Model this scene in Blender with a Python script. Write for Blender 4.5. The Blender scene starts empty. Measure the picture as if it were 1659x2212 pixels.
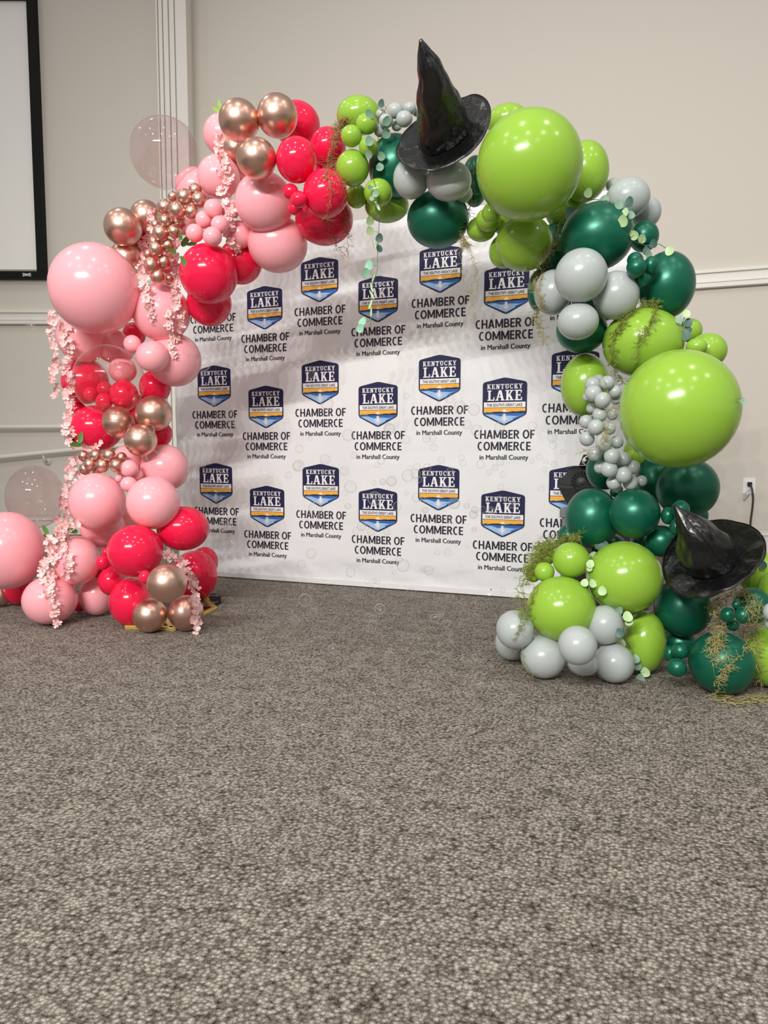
import bpy, bmesh, math, random
import numpy as np
from mathutils import Vector, Matrix, Euler
random.seed(7)
SC = bpy.context.scene
COL = SC.collection

# ------------------------------------------------------------------ camera
F, CX, CY = 1500.0, 829.5, 1106.0
PITCH, ROLL, CAMH = 0.0855, 0.0019, 0.915
CP, SP, CR, SR = math.cos(PITCH), math.sin(PITCH), math.cos(ROLL), math.sin(ROLL)
CAM = Vector((0, 0, CAMH))
AX_R = Vector((1, 0, 0)); AX_U = Vector((0, SP, CP)); AX_F = Vector((0, CP, -SP))
cam_x = AX_R * CR + AX_U * SR
cam_y = AX_U * CR - AX_R * SR
cd = bpy.data.cameras.new('camera'); cam = bpy.data.objects.new('camera', cd); COL.objects.link(cam)
cam.matrix_world = Matrix(((cam_x.x, cam_y.x, -AX_F.x, 0), (cam_x.y, cam_y.y, -AX_F.y, 0), (cam_x.z, cam_y.z, -AX_F.z, CAMH), (0, 0, 0, 1)))
cd.sensor_fit = 'HORIZONTAL'; cd.sensor_width = 36.0; cd.lens = 36.0 * F / 1659.0
cd.clip_start = 0.05; cd.clip_end = 100
SC.camera = cam
SC.view_settings.view_transform = 'Standard'; SC.view_settings.look = 'None'
SC.view_settings.gamma = 1.0; SC.view_settings.exposure = 0.0; SC.view_settings.use_curve_mapping = False

def ray(px, py):                     # direction with unit depth along the view axis
    x, y = px - CX, py - CY
    x, y = x * CR + y * SR, -x * SR + y * CR
    return AX_F + AX_R * (x / F) - AX_U * (y / F)
def at(px, py, t): return CAM + ray(px, py) * t

# ------------------------------------------------------------------ light
W = bpy.data.worlds.new('world'); SC.world = W; W.use_nodes = True
W.node_tree.nodes['Background'].inputs[0].default_value = (1.0, 0.985, 0.955, 1)
W.node_tree.nodes['Background'].inputs[1].default_value = 0.40
def aim(o, tgt): o.rotation_euler = (Vector(tgt) - o.location).to_track_quat('-Z', 'Y').to_euler()
KEY_N, KEY_E = 9, 312.0
for i in range(KEY_N):               # row of stage lamps on a truss, front left of the arch
    l = bpy.data.lights.new('stage_lamp', 'SPOT'); l.energy = KEY_E; l.color = (1.0, 0.975, 0.94)
    l.spot_size = math.radians(76); l.spot_blend = 1.0; l.shadow_soft_size = 0.04
    o = bpy.data.objects.new('stage_lamp', l); COL.objects.link(o)
    o.location = (-4.6 + 0.45 * i, -4.2, 4.7); aim(o, (0.75, 4.4, 1.0))
for (x, y) in [(-5.2, 4.6), (-2.9, 4.9), (-3.5, 1.5), (-0.6, 1.5), (2.3, 1.5), (-3.5, -1.5), (-0.6, -1.5), (2.3, -1.5), (-2, -5), (1.5, -5), (4.8, 0), (-6, 0)]:  # first two are added washes that brighten the left wall
    l = bpy.data.lights.new('downlight_and_added_wash', 'AREA'); l.shape = 'DISK'; l.size = 0.20; l.energy = (22 if y > 1 else 30) if y < 3 else 16; l.color = (1.0, 0.96, 0.91)
    o = bpy.data.objects.new('downlight_and_added_wash', l); COL.objects.link(o); o.location = (x, y, 6.6)

# ------------------------------------------------------------------ helpers
def srgb(r, g, b):
    f = lambda c: (c / 255 / 12.92) if c <= 10 else ((c / 255 + 0.055) / 1.055) ** 2.4
    return (f(r), f(g), f(b), 1)
def mat(name, col, rough=0.5, metal=0.0, spec=0.5, **kw):
    m = bpy.data.materials.new(name); m.use_nodes = True
    b = m.node_tree.nodes['Principled BSDF']
    b.inputs['Base Color'].default_value = col; b.inputs['Roughness'].default_value = rough
    b.inputs['Metallic'].default_value = metal; b.inputs['Specular IOR Level'].default_value = spec
    for k, v in kw.items(): b.inputs[k.replace('_', ' ')].default_value = v
    return m
def nodes(m): return m.node_tree.nodes, m.node_tree.links, m.node_tree.nodes['Principled BSDF']
def add_bump(m, scale, strength, dist=0.01, detail=4, stretch=(1, 1, 1)):
    n, l, b = nodes(m)
    tc = n.new('ShaderNodeTexCoord'); mp = n.new('ShaderNodeMapping'); mp.inputs['Scale'].default_value = stretch
    nz = n.new('ShaderNodeTexNoise'); nz.inputs['Scale'].default_value = scale; nz.inputs['Detail'].default_value = detail
    bp = n.new('ShaderNodeBump'); bp.inputs['Strength'].default_value = strength; bp.inputs['Distance'].default_value = dist
    l.new(tc.outputs['Object'], mp.inputs[0]); l.new(mp.outputs[0], nz.inputs['Vector']); l.new(nz.outputs['Fac'], bp.inputs['Height']); l.new(bp.outputs[0], b.inputs['Normal'])
    return nz, mp, tc

def link(name, me, parent=None, m=None):
    o = bpy.data.objects.new(name, me); COL.objects.link(o)
    if m is not None and me is not None and not me.materials: me.materials.append(m)
    if parent is not None: o.parent = parent
    return o
def tag(o, label, cat, group=None):
    o['label'] = label; o['category'] = cat
    if group: o['group'] = group
    return o
def empty(name, loc, label, cat, group=None, rot=(0, 0, 0)):
    o = bpy.data.objects.new(name, None); COL.objects.link(o); o.location = loc; o.rotation_euler = rot; o.empty_display_size = 0.1
    return tag(o, label, cat, group)
def structure(o): o['kind'] = 'structure'; return o
def mesh(name, vs, fs, smooth=False, mi=None):
    me = bpy.data.meshes.new(name); me.from_pydata([tuple(v) for v in vs], [], fs); me.update()
    if smooth: me.polygons.foreach_set('use_smooth', [True] * len(fs))
    if mi: me.polygons.foreach_set('material_index', mi)
    return me
class MB:
    def __init__(s): s.v = []; s.f = []; s.mi = []; s.cur = 0
    def face(s, idx): s.f.append(tuple(idx)); s.mi.append(s.cur)
    def box(s, c, d, M=None):
        k = len(s.v); hx, hy, hz = d[0] / 2, d[1] / 2, d[2] / 2
        for z in (-hz, hz):
            for (x, y) in ((-hx, -hy), (hx, -hy), (hx, hy), (-hx, hy)):
                p = Vector((x, y, z)); p = (M @ p) if M else p
                s.v.append(p + Vector(c))
        for q in ((3, 2, 1, 0), (4, 5, 6, 7), (0, 1, 5, 4), (1, 2, 6, 5), (2, 3, 7, 6), (3, 0, 4, 7)): s.face([k + i for i in q])
    def prism(s, poly, y0, y1):      # poly in xz, extruded along y
        k = len(s.v); n = len(poly)
        for (x, z) in poly: s.v.append(Vector((x, y0, z)))
        for (x, z) in poly: s.v.append(Vector((x, y1, z)))
        s.face(range(k, k + n)); s.face(range(k + 2 * n - 1, k + n - 1, -1))
        for i in range(n):
            j = (i + 1) % n; s.face((k + i, k + n + i, k + n + j, k + j))
    def poly(s, pts):
        k = len(s.v); s.v += [Vector(p) for p in pts]; s.face(range(k, k + len(pts)))
    def tube(s, pts, rad, n=6):
        pts = [Vector(p) for p in pts]
        if len(pts) < 2: return
        k = len(s.v); up = Vector((0.31, 0.2, 0.93))
        for i, p in enumerate(pts):
            t = (pts[min(i + 1, len(pts) - 1)] - pts[max(i - 1, 0)])
            if t.length < 1e-9: t = Vector((0, 0, 1))
            t.normalize(); a = t.cross(up)
            if a.length < 1e-3: a = t.cross(Vector((1, 0, 0)))
            a.normalize(); b = t.cross(a)
            r = rad[i] if isinstance(rad, (list, tuple)) else rad
            for j in range(n):
                g = 2 * math.pi * j / n; s.v.append(p + a * (r * math.cos(g)) + b * (r * math.sin(g)))
        for i in range(len(pts) - 1):
            for j in range(n):
                j2 = (j + 1) % n; s.face((k + i * n + j, k + i * n + j2, k + (i + 1) * n + j2, k + (i + 1) * n + j))
        s.face([k + j for j in reversed(range(n))]); s.face([k + (len(pts) - 1) * n + j for j in range(n)])
    def mesh(s, name, smooth=False): return mesh(name, s.v, s.f, smooth, s.mi)
def bevel(o, w, seg=2):
    b = o.modifiers.new('bevel', 'BEVEL'); b.width = w; b.segments = seg; b.limit_method = 'ANGLE'; return o
def ordinal(i, n):
    w = ['topmost', 'second', 'third', 'fourth', 'fifth', 'sixth', 'seventh', 'eighth', 'ninth', 'tenth', 'eleventh', 'twelfth', 'thirteenth', 'fourteenth', 'fifteenth', 'sixteenth', 'seventeenth', 'eighteenth', 'nineteenth', 'twentieth', 'twenty-first', 'twenty-second', 'twenty-third', 'twenty-fourth', 'twenty-fifth', 'twenty-sixth', 'twenty-seventh', 'twenty-eighth', 'twenty-ninth', 'thirtieth']
    if i == 0: return 'topmost'
    if i == n - 1: return 'lowest'
    return w[i] + ' from the top'

# ------------------------------------------------------------------ materials
M_wall = mat('painted_wall', srgb(216, 209, 199), 0.75, spec=0.25); add_bump(M_wall, 220, 0.08, 0.002)
M_trim = mat('painted_trim', srgb(232, 228, 221), 0.45)
M_ceil = mat('ceiling_paint', srgb(225, 222, 216), 0.8)
M_carpet = mat('loop_pile_carpet', srgb(120, 112, 104), 0.95, spec=0.1)
def carpet_nodes():
    n, l, b = nodes(M_carpet)
    tc = n.new('ShaderNodeTexCoord')
    mp = n.new('ShaderNodeMapping'); mp.inputs['Scale'].default_value = (0.80, 1.0, 1.0); mp.inputs['Rotation'].default_value = (0, 0, 0.30)
    l.new(tc.outputs['Object'], mp.inputs[0])
    def tex(kind, src, scale, **kw):
        t = n.new(kind); t.inputs['Scale'].default_value = scale
        for k, v in kw.items(): t.inputs[k].default_value = v
        l.new(src, t.inputs['Vector']); return t
    def mathn(op, a, bb):
        m = n.new('ShaderNodeMath'); m.operation = op
        for i, q in enumerate((a, bb)):
            if isinstance(q, (int, float)): m.inputs[i].default_value = q
            else: l.new(q, m.inputs[i])
        return m.outputs[0]
    vo = tex('ShaderNodeTexVoronoi', mp.outputs[0], 132, Randomness=0.8); vo.feature = 'SMOOTH_F1'; vo.inputs['Smoothness'].default_value = 0.25
    fib = tex('ShaderNodeTexNoise', mp.outputs[0], 460, Detail=3, Roughness=0.75)
    mid = tex('ShaderNodeTexNoise', mp.outputs[0], 120, Detail=2, Roughness=0.6)
    big = tex('ShaderNodeTexNoise', mp.outputs[0], 14, Detail=3, Roughness=0.6)
    sep = n.new('ShaderNodeSeparateColor'); l.new(vo.outputs['Color'], sep.inputs[0])
    v = mathn('SUBTRACT', 0.62, mathn('MULTIPLY', vo.outputs['Distance'], 0.62))      # loop crowns light, gaps dark
    v = mathn('ADD', v, mathn('MULTIPLY', sep.outputs[0], 0.13))
    v = mathn('ADD', v, mathn('MULTIPLY', fib.outputs['Fac'], 0.95))
    v = mathn('ADD', v, mathn('MULTIPLY', mid.outputs['Fac'], 0.38))
    v = mathn('ADD', v, mathn('MULTIPLY', big.outputs['Fac'], 0.26))
    cr = n.new('ShaderNodeValToRGB'); e = cr.color_ramp.elements; sub = mathn('SUBTRACT', v, 0.665)
    e[0].position = 0.18; e[0].color = srgb(44, 38, 33)
    e[1].position = 0.86; e[1].color = srgb(206, 199, 187)
    k = e.new(0.44); k.color = srgb(112, 104, 96); k = e.new(0.60); k.color = srgb(152, 144, 134)
    l.new(sub, cr.inputs[0]); l.new(cr.outputs[0], b.inputs['Base Color'])
    bp = n.new('ShaderNodeBump'); bp.inputs['Strength'].default_value = 0.5; bp.inputs['Distance'].default_value = 0.004
    l.new(v, bp.inputs['Height']); l.new(bp.outputs[0], b.inputs['Normal'])
carpet_nodes()
def latex(name, c, rough, **kw):
    m = mat(name, c, rough, spec=0.5, **kw); return m
M_P = latex('pale_pink_latex', srgb(255, 176, 185), 0.21)
M_H = latex('hot_pink_latex', srgb(238, 26, 72), 0.14)
M_L = latex('lime_latex', srgb(146, 188, 62), 0.20)
M_G = latex('grey_latex', srgb(176, 184, 182), 0.27)
M_K = mat('forest_pearl_latex', srgb(14, 102, 78), 0.34, metal=0.4, spec=0.6)
M_C = mat('rose_gold_chrome', srgb(224, 183, 166), 0.34, metal=1.0)
def clear(name, tint, rim, lo, hi, rough=0.02, rim_sheen=0.2):
    m = bpy.data.materials.new(name); m.use_nodes = True; n, l = m.node_tree.nodes, m.node_tree.links
    n.clear(); out = n.new('ShaderNodeOutputMaterial'); mx = n.new('ShaderNodeMixShader')
    tr = n.new('ShaderNodeBsdfTransparent')
    gl = n.new('ShaderNodeBsdfGlossy'); gl.inputs['Roughness'].default_value = rough; gl.inputs[0].default_value = (1, 1, 1, 1)
    lw = n.new('ShaderNodeLayerWeight'); lw.inputs[0].default_value = 0.5
    pw = n.new('ShaderNodeMath'); pw.operation = 'POWER'; pw.inputs[1].default_value = 5.0; l.new(lw.outputs['Facing'], pw.inputs[0])
    cm = n.new('ShaderNodeMixRGB'); cm.inputs[1].default_value = tint; cm.inputs[2].default_value = rim; l.new(pw.outputs[0], cm.inputs[0]); l.new(cm.outputs[0], tr.inputs[0])
    mr = n.new('ShaderNodeMapRange'); mr.inputs[3].default_value = lo; mr.inputs[4].default_value = hi; l.new(pw.outputs[0], mr.inputs[0])
    df = n.new('ShaderNodeBsdfDiffuse'); df.inputs[0].default_value = (0.8, 0.8, 0.8, 1); m2 = n.new('ShaderNodeMixShader'); fm = n.new('ShaderNodeMath'); fm.operation = 'MULTIPLY'; fm.inputs[1].default_value = rim_sheen; l.new(pw.outputs[0], fm.inputs[0])  # pale diffuse rim painted in for bright edge reflections
    l.new(fm.outputs[0], m2.inputs[0]); l.new(tr.outputs[0], m2.inputs[1]); l.new(df.outputs[0], m2.inputs[2])
    l.new(mr.outputs[0], mx.inputs[0]); l.new(m2.outputs[0], mx.inputs[1]); l.new(gl.outputs[0], mx.inputs[2]); l.new(mx.outputs[0], out.inputs[0])
    return m
M_X = clear('clear_pink_vinyl', (0.955, 0.885, 0.89, 1), (0.86, 0.70, 0.70, 1), 0.05, 0.75, 0.012)
M_B = clear('soap_film', (0.998, 0.998, 0.998, 1), (0.62, 0.62, 0.62, 1), 0.03, 0.6, 0.04, 0.95)
M_black = mat('black_plastic', srgb(14, 14, 15), 0.35)
M_vinyl = mat('black_crinkled_vinyl', srgb(13, 13, 14), 0.30, spec=0.6); add_bump(M_vinyl, 10, 0.5, 0.04, 3)
M_blossom = mat('blossom_silk', srgb(255, 216, 214), 0.7, spec=0.2)
n_, l_, b_ = nodes(M_blossom); b_.inputs['Subsurface Weight'].default_value = 0.0
M_bstem = mat('blossom_stem', srgb(205, 150, 140), 0.7)
M_leaf = mat('rose_leaf', srgb(96, 134, 62), 0.55)
M_euc = mat('eucalyptus_leaf', srgb(128, 164, 140), 0.5)
M_eucl = mat('pale_eucalyptus_leaf', srgb(186, 214, 160), 0.5)
M_estem = mat('eucalyptus_stem', srgb(120, 130, 95), 0.7)
M_moss = mat('dry_moss', srgb(170, 160, 105), 0.85, spec=0.15)
M_mossb = mat('brown_moss', srgb(172, 138, 96), 0.85, spec=0.15)
M_mossg = mat('green_moss', srgb(138, 148, 70), 0.85, spec=0.15)
# ------------------------------------------------------------------ room
TH = 0.34258; US = 0.92                      # turn of the right wall and banner; metres per fitted unit
CT, ST = math.cos(TH), math.sin(TH)
BAN_D = 5.0 * US                              # banner plane depth straight ahead
def on_plane(px, py, D):                      # point of the pixel's ray on the vertical plane turned by TH
    d = ray(px, py); t = D * CT / (d.x * ST + d.y * CT); return CAM + d * t, t
R_UAX = Vector((CT, -ST, 0)); R_N = Vector((-ST, -CT, 0))   # along the wall, and out of it towards the camera
WALL_D = 6.95; LEFT_Y = 7.70
fl = MB(); fl.box((0, 3, -0.05), (24, 22, 0.1)); structure(link('floor', fl.mesh('floor'), None, M_carpet))
# left wall, frontal; right wall, turned
corner_x = (LEFT_Y - WALL_D) / (-ST / CT)     # where the turned wall meets the frontal one
ZT = 8.0
w = MB(); w.box(((-9 + corner_x) / 2, LEFT_Y + 0.08, ZT / 2), (corner_x + 9, 0.16, ZT)); structure(link('wall_left', w.mesh('wall_left'), None, M_wall))
RW = Matrix((( CT, ST, 0), (-ST, CT, 0), (0, 0, 1)))        # local x along wall, local y into the wall
def rloc(px, py, D=WALL_D):
    p, t = on_plane(px, py, D); q = p - Vector((0, D, 0)); return Vector((q.dot(R_UAX), 0, p.z))
u_corner = corner_x / CT
w = MB(); w.box(((u_corner + 9) / 2, 0.08, ZT / 2), (9 - u_corner, 0.16, ZT))
wr = structure(link('wall_right', w.mesh('wall_right'), None, M_wall)); wr.location = (0, WALL_D, 0); wr.rotation_euler = (0, 0, -TH)
RROT = (0, 0, -TH); RORG = (0, WALL_D, 0)
def wl_pt(px, py):                            # pixel on the left wall
    d = ray(px, py); t = LEFT_Y / d.y; return CAM + d * t
# picture-rail trim on both walls
zt0 = wl_pt(50, 702).z; zt1 = wl_pt(50, 670).z
def trim_rail(x0, x1):
    m = MB(); m.box(((x0 + x1) / 2, -0.010, (zt0 + zt1) / 2), (x1 - x0, 0.02, zt1 - zt0 - 0.05))
    m.box(((x0 + x1) / 2, -0.021, zt1 - 0.02), (x1 - x0, 0.042, 0.028)); m.box(((x0 + x1) / 2, -0.027, zt0 + 0.02), (x1 - x0, 0.054, 0.036))
    m.box(((x0 + x1) / 2, -0.017, zt0 + 0.052), (x1 - x0, 0.034, 0.012))
    return m
pil0 = wl_pt(338, 120); pil1 = wl_pt(405, 120)
PX0, PX1 = pil0.x * 0.97, pil1.x * 0.97; PDEP = 0.26
t = structure(bevel(link('trim_1', trim_rail(-9, PX0).mesh('trim_1'), None, M_trim), 0.004)); t.location = (0, LEFT_Y, 0)
t = structure(bevel(link('trim_2', trim_rail(u_corner, 9).mesh('trim_2'), None, M_trim), 0.004)); t.location = RORG; t.rotation_euler = RROT
# fluted corner pilaster
wd = PX1 - PX0; prof = [(PX0, LEFT_Y)]; y0 = LEFT_Y - PDEP
prof.append((PX0, y0 + 0.05)); prof.append((PX0 + 0.035 * wd, y0 + 0.05)); prof.append((PX0 + 0.035 * wd, y0))
for c in (0.10, 0.25, 0.44, 0.63):
    prof += [(PX0 + (c - 0.022) * wd, y0), (PX0 + (c - 0.012) * wd, y0 + 0.03), (PX0 + (c + 0.012) * wd, y0 + 0.03), (PX0 + (c + 0.022) * wd, y0)]
prof += [(PX1, y0), (PX1, LEFT_Y + 0.02), (PX0, LEFT_Y + 0.02)]
vs = [Vector((x, y, 0)) for x, y in prof] + [Vector((x, y, ZT)) for x, y in prof]; n = len(prof)
pm = bmesh.new(); bv = [pm.verts.new(v) for v in vs]
for i in range(n): pm.faces.new((bv[i], bv[(i + 1) % n], bv[n + (i + 1) % n], bv[n + i]))
bmesh.ops.recalc_face_normals(pm, faces=pm.faces); me = bpy.data.meshes.new('trim_3'); pm.to_mesh(me); pm.free()
structure(link('trim_3', me, None, M_trim))
# baseboards
def baseboard(x0, x1, h):
    m = MB(); m.box(((x0 + x1) / 2, -0.009, h / 2), (x1 - x0, 0.018, h)); m.box(((x0 + x1) / 2, -0.016, h - 0.03), (x1 - x0, 0.032, 0.022)); m.box(((x0 + x1) / 2, -0.013, h - 0.006), (x1 - x0, 0.026, 0.012)); return m
t = structure(link('baseboard_left', baseboard(-9, PX0, 0.2).mesh('baseboard_left'), None, M_trim)); t.location = (0, LEFT_Y, 0)
hb = rloc(1645, 1146).z
t = structure(bevel(link('baseboard_right', baseboard(u_corner, 9, hb).mesh('baseboard_right'), None, M_trim), 0.003)); t.location = RORG; t.rotation_euler = RROT

# projection screen on the left wall
M_screen = mat('screen_cloth', srgb(248, 246, 242), 0.85, spec=0.1)
M_bezel = mat('black_bezel', srgb(8, 8, 9), 0.6, spec=0.2)
M_lip = mat('screen_lip', srgb(150, 146, 136), 0.6)
M_silver = mat('brushed_silver', srgb(220, 220, 220), 0.35, metal=0.6)
SY = LEFT_Y - 0.10
def sp(px, py): d = ray(px, py); return CAM + d * (SY / d.y)
br = sp(95, 600); bi = sp(78, 585)
bw, bh = br.x - bi.x, bi.z - br.z
sx0 = br.x - 4.6; sz1 = br.z + 2.9
scr = empty('projection_screen', ((sx0 + br.x) / 2, LEFT_Y, br.z), 'large white projection screen in black frame on the left wall', 'projection screen')
def rel(o, root): o.matrix_parent_inverse = Matrix.Translation(-root.location); return o
m = MB(); cx, cz = (sx0 + br.x) / 2, (br.z + sz1) / 2
m.box((cx, LEFT_Y - 0.045, br.z + bh / 2), (br.x - sx0, 0.09, bh)); m.box((cx, LEFT_Y - 0.045, sz1 - bh / 2), (br.x - sx0, 0.09, bh))
m.box((br.x - bw / 2, LEFT_Y - 0.045, cz), (bw, 0.09, sz1 - br.z - 2 * bh)); m.box((sx0 + bw / 2, LEFT_Y - 0.045, cz), (bw, 0.09, sz1 - br.z - 2 * bh))
rel(bevel(link('screen_frame', m.mesh('screen_frame'), scr, M_bezel), 0.004), scr)
m = MB(); m.box((cx, LEFT_Y - 0.03, cz), (br.x - sx0 - 2 * bw + 0.01, 0.02, sz1 - br.z - 2 * bh + 0.01)); rel(link('screen_surface', m.mesh('screen_surface'), scr, M_screen), scr)
m = MB(); m.box((cx, LEFT_Y - 0.045, br.z + bh + 0.012), (br.x - sx0 - 2 * bw, 0.03, 0.024)); rel(link('inner_lip', m.mesh('inner_lip'), scr, M_lip), scr)
lg = sp(57, 593); m = MB()
for dz, k in ((0.014, 0), (0, 1), (-0.014, 0)):
    for s in (-1, 1):
        m.prism([(lg.x, lg.z + dz * 0.55 - 0.003), (lg.x + s * 0.045, lg.z + dz - 0.004), (lg.x + s * 0.045, lg.z + dz + 0.004), (lg.x, lg.z + dz * 0.55 + 0.003)], LEFT_Y - 0.093, LEFT_Y - 0.090)
rel(link('maker_badge', m.mesh('maker_badge'), scr, M_silver), scr)

# wall handrails of the ramp
M_rail = mat('painted_rail', srgb(226, 222, 214), 0.35)
RY = LEFT_Y - 0.10
def rp(px, py): d = ray(px, py); return CAM + d * (RY / d.y)
def handrail(pts, brackets, label):
    P = [rp(*p) for p in pts]; root = empty('handrail', P[0] * 0 + Vector((P[-1].x, RY, P[-1].z)), label, 'handrail', 'wall handrails on the left')
    m = MB(); m.tube(P, 0.026, 14); rel(link('rail', m.mesh('rail', True), root, M_rail), root)
    for b in brackets:
        q = rp(*b); m = MB(); m.tube([q + Vector((0, 0, -0.02)), q + Vector((0, 0.02, -0.08)), q + Vector((0, 0.09, -0.09))], 0.011, 8)
        m.tube([q + Vector((0, 0.085, -0.09)), q + Vector((0, 0.1, -0.09))], 0.042, 18); rel(link('bracket', m.mesh('bracket', True), root, M_rail), root)
handrail([(-500, 927), (145, 922), (300, 921)], [(-300, 926)], 'level white handrail on the left wall, upper of two')
handrail([(-500, 1042), (0, 988), (165, 971), (372, 953)], [(93, 979)], 'sloping white handrail on the left wall, lower of two')

# power outlet with plug, cable
M_plate = mat('white_plate', srgb(240, 240, 238), 0.35)
M_ivory = mat('clear_tag', srgb(205, 203, 200), 0.4)
oc = rloc(1618, 1050); s_ = (rloc(1618, 1032) - rloc(1618, 1066)).length
outlet = empty('wall_outlet', RORG, 'white wall outlet plate with a plug in it, right wall', 'outlet', None, RROT)
m = MB(); m.box((oc.x, -0.005, oc.z), (s_ * 0.72, 0.01, s_)); bevel(link('cover_plate', m.mesh('cover_plate'), outlet, M_plate), 0.003)
m = MB(); m.box((oc.x, -0.011, oc.z + s_ * 0.2), (s_ * 0.26, 0.006, s_ * 0.28)); m.box((oc.x, -0.011, oc.z - s_ * 0.2), (s_ * 0.26, 0.006, s_ * 0.28)); bevel(link('socket', m.mesh('socket'), outlet, M_plate), 0.003)
cab = empty('power_cord', RORG, 'dark power cord hanging from the outlet on the right wall', 'cord', None, RROT)
m = MB(); m.box((oc.x, -0.03, oc.z + s_ * 0.14), (0.034, 0.045, 0.034)); bevel(link('plug', m.mesh('plug'), cab, M_black), 0.006)
pts = [rloc(x, y) + Vector((0, dy, 0)) for x, y, dy in ((1619, 1046, -0.05), (1622, 1056, -0.07), (1624, 1075, -0.07), (1623, 1095, -0.06), (1620, 1120, -0.05), (1618, 1145, -0.05), (1616, 1175, -0.05), (1614, 1200, -0.05))]
m = MB(); m.tube(pts, 0.008, 8); link('cable', m.mesh('cable', True), cab, mat('cord_brown', srgb(66, 56, 54), 0.5))
m = MB(); a_ = rloc(1617, 1054); b_2 = rloc(1606, 1079)
m.tube([a_ + Vector((0, -0.03, 0)), (a_ + b_2) / 2 + Vector((0, -0.04, 0)), b_2 + Vector((0, -0.03, 0))], [0.012, 0.02, 0.006], 6); link('tag', m.mesh('tag'), cab, M_ivory)

# ------------------------------------------------------------------ banner
M_cloth = mat('white_banner_cloth', srgb(231, 232, 233), 0.65, spec=0.3)
def cloth_nodes():
    n, l, b = nodes(M_cloth)
    tc = n.new('ShaderNodeTexCoord'); mp = n.new('ShaderNodeMapping'); mp.inputs['Scale'].default_value = (1.6, 1, 2.6); mp.inputs['Rotation'].default_value = (0, 0.12, 0)
    nz = n.new('ShaderNodeTexNoise'); nz.inputs['Scale'].default_value = 2.6; nz.inputs['Detail'].default_value = 3; nz.inputs['Roughness'].default_value = 0.45; nz.inputs['Distortion'].default_value = 0.5
    bp = n.new('ShaderNodeBump'); bp.inputs['Strength'].default_value = 0.16; bp.inputs['Distance'].default_value = 0.02
    l.new(tc.outputs['Object'], mp.inputs[0]); l.new(mp.outputs[0], nz.inputs['Vector']); l.new(nz.outputs['Fac'], bp.inputs['Height']); l.new(bp.outputs[0], b.inputs['Normal'])
cloth_nodes()
U0, V0, SU, SV, STG, LH = [US * k for k in (-1.40742, 1.41494, 0.45316, 0.74771, 0.17004, 0.32417)]
BL, BR_ = -1.772 * US, 1.66 * US; BB, BT = 0.008, CAMH + 1.637 * US
ban = empty('backdrop_banner', (0, BAN_D, 0), 'tall white printed backdrop banner standing behind the balloon arch', 'banner', None, RROT)
NX, NZ = 90, 70; vs = []; fs = []
rnd = np.random.RandomState(3); ph = rnd.rand(12) * 6.28
for j in range(NZ + 1):
    z = BB + (BT - BB) * j / NZ
    for i in range(NX + 1):
        x = BL + (BR_ - BL) * i / NX
        hem = math.exp(-((z - 0.10) / 0.045) ** 2)
        y = 0.0012 + hem * (0.010 * math.sin(7 * x + ph[0] + 25 * z) + 0.012 * math.sin(17 * x + ph[1] + 40 * z)) + 0.01 * math.exp(-((z - 0.05) / 0.02) ** 2)
        e = math.exp(-((x - BL) / 0.09) ** 2); y += e * 0.008 * math.sin(22 * z + ph[2]) * math.sin(7 * z + 1)
        vs.append((x, 0.001 + abs(y - 0.001), z))
for j in range(NZ):
    for i in range(NX):
        a = j * (NX + 1) + i; fs.append((a, a + 1, a + NX + 2, a + NX + 1))
o = link('cloth', mesh('cloth', vs, fs, True), ban, M_cloth); so = o.modifiers.new('thick', 'SOLIDIFY'); so.thickness = 0.003; so.offset = -1
m = MB(); m.tube([(BL, 0.035, BT - 0.02), (BR_, 0.035, BT - 0.02)], 0.017, 10); m.tube([(BL, 0.035, 0.02), (BR_, 0.035, 0.02)], 0.014, 10)
for x in (BL + 0.02, 0, BR_ - 0.02): m.tube([(x, 0.045, 0.0), (x, 0.045, BT - 0.02)], 0.015, 10)
link('pole_frame', m.mesh('pole_frame', True), ban, M_silver)
for px in (711, 812, 1058):
    p, _ = on_plane(px, 1262, BAN_D); x = (p - Vector((0, BAN_D, 0))).dot(R_UAX)
    m = MB(); m.box((x, -0.006, 0.012), (0.025, 0.014, 0.012)); bevel(link('foot_clip', m.mesh('foot_clip'), ban, M_silver), 0.003)
p, _ = on_plane(1060, 1278, BAN_D); x = (p - Vector((0, BAN_D, 0))).dot(R_UAX)
m = MB(); m.tube([(x, 0.012, 0.05), (x, 0.002, 0.05)], 0.007, 14); link('grommet', m.mesh('grommet', True), ban, M_silver)
m = MB(); m.box(((BL + BR_) / 2, -0.001, 0.026), (BR_ - BL, 0.004, 0.036)); bevel(link('hem', m.mesh('hem'), ban, M_cloth), 0.0015)

# printed emblem: slab letters, shield, lake
def P_(m, pts, y): y -= (len(m.f) % 89) * 4e-6; m.poly([(x, y, z) for x, z in pts])
def stroke(m, a, b, w, y, horiz=True):       # slanted stroke with level ends
    (x0, z0), (x1, z1) = a, b
    P_(m, [(x0 - w / 2, z0), (x0 + w / 2, z0), (x1 + w / 2, z1), (x1 - w / 2, z1)], y)
def rect(m, x0, z0, x1, z1, y): P_(m, [(x0, z0), (x1, z0), (x1, z1), (x0, z1)], y)
def arcband(m, cx, cz, rx, rz, tx, tz, a0, a1, y, n=14):
    for i in range(n):
        p, q = [math.radians(a0 + (a1 - a0) * k / n) for k in (i, i + 1)]
        P_(m, [(cx + rx * math.cos(p), cz + rz * math.sin(p)), (cx + rx * math.cos(q), cz + rz * math.sin(q)), (cx + (rx - tx) * math.cos(q), cz + (rz - tz) * math.sin(q)), (cx + (rx - tx) * math.cos(p), cz + (rz - tz) * math.sin(p))], y)
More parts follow.
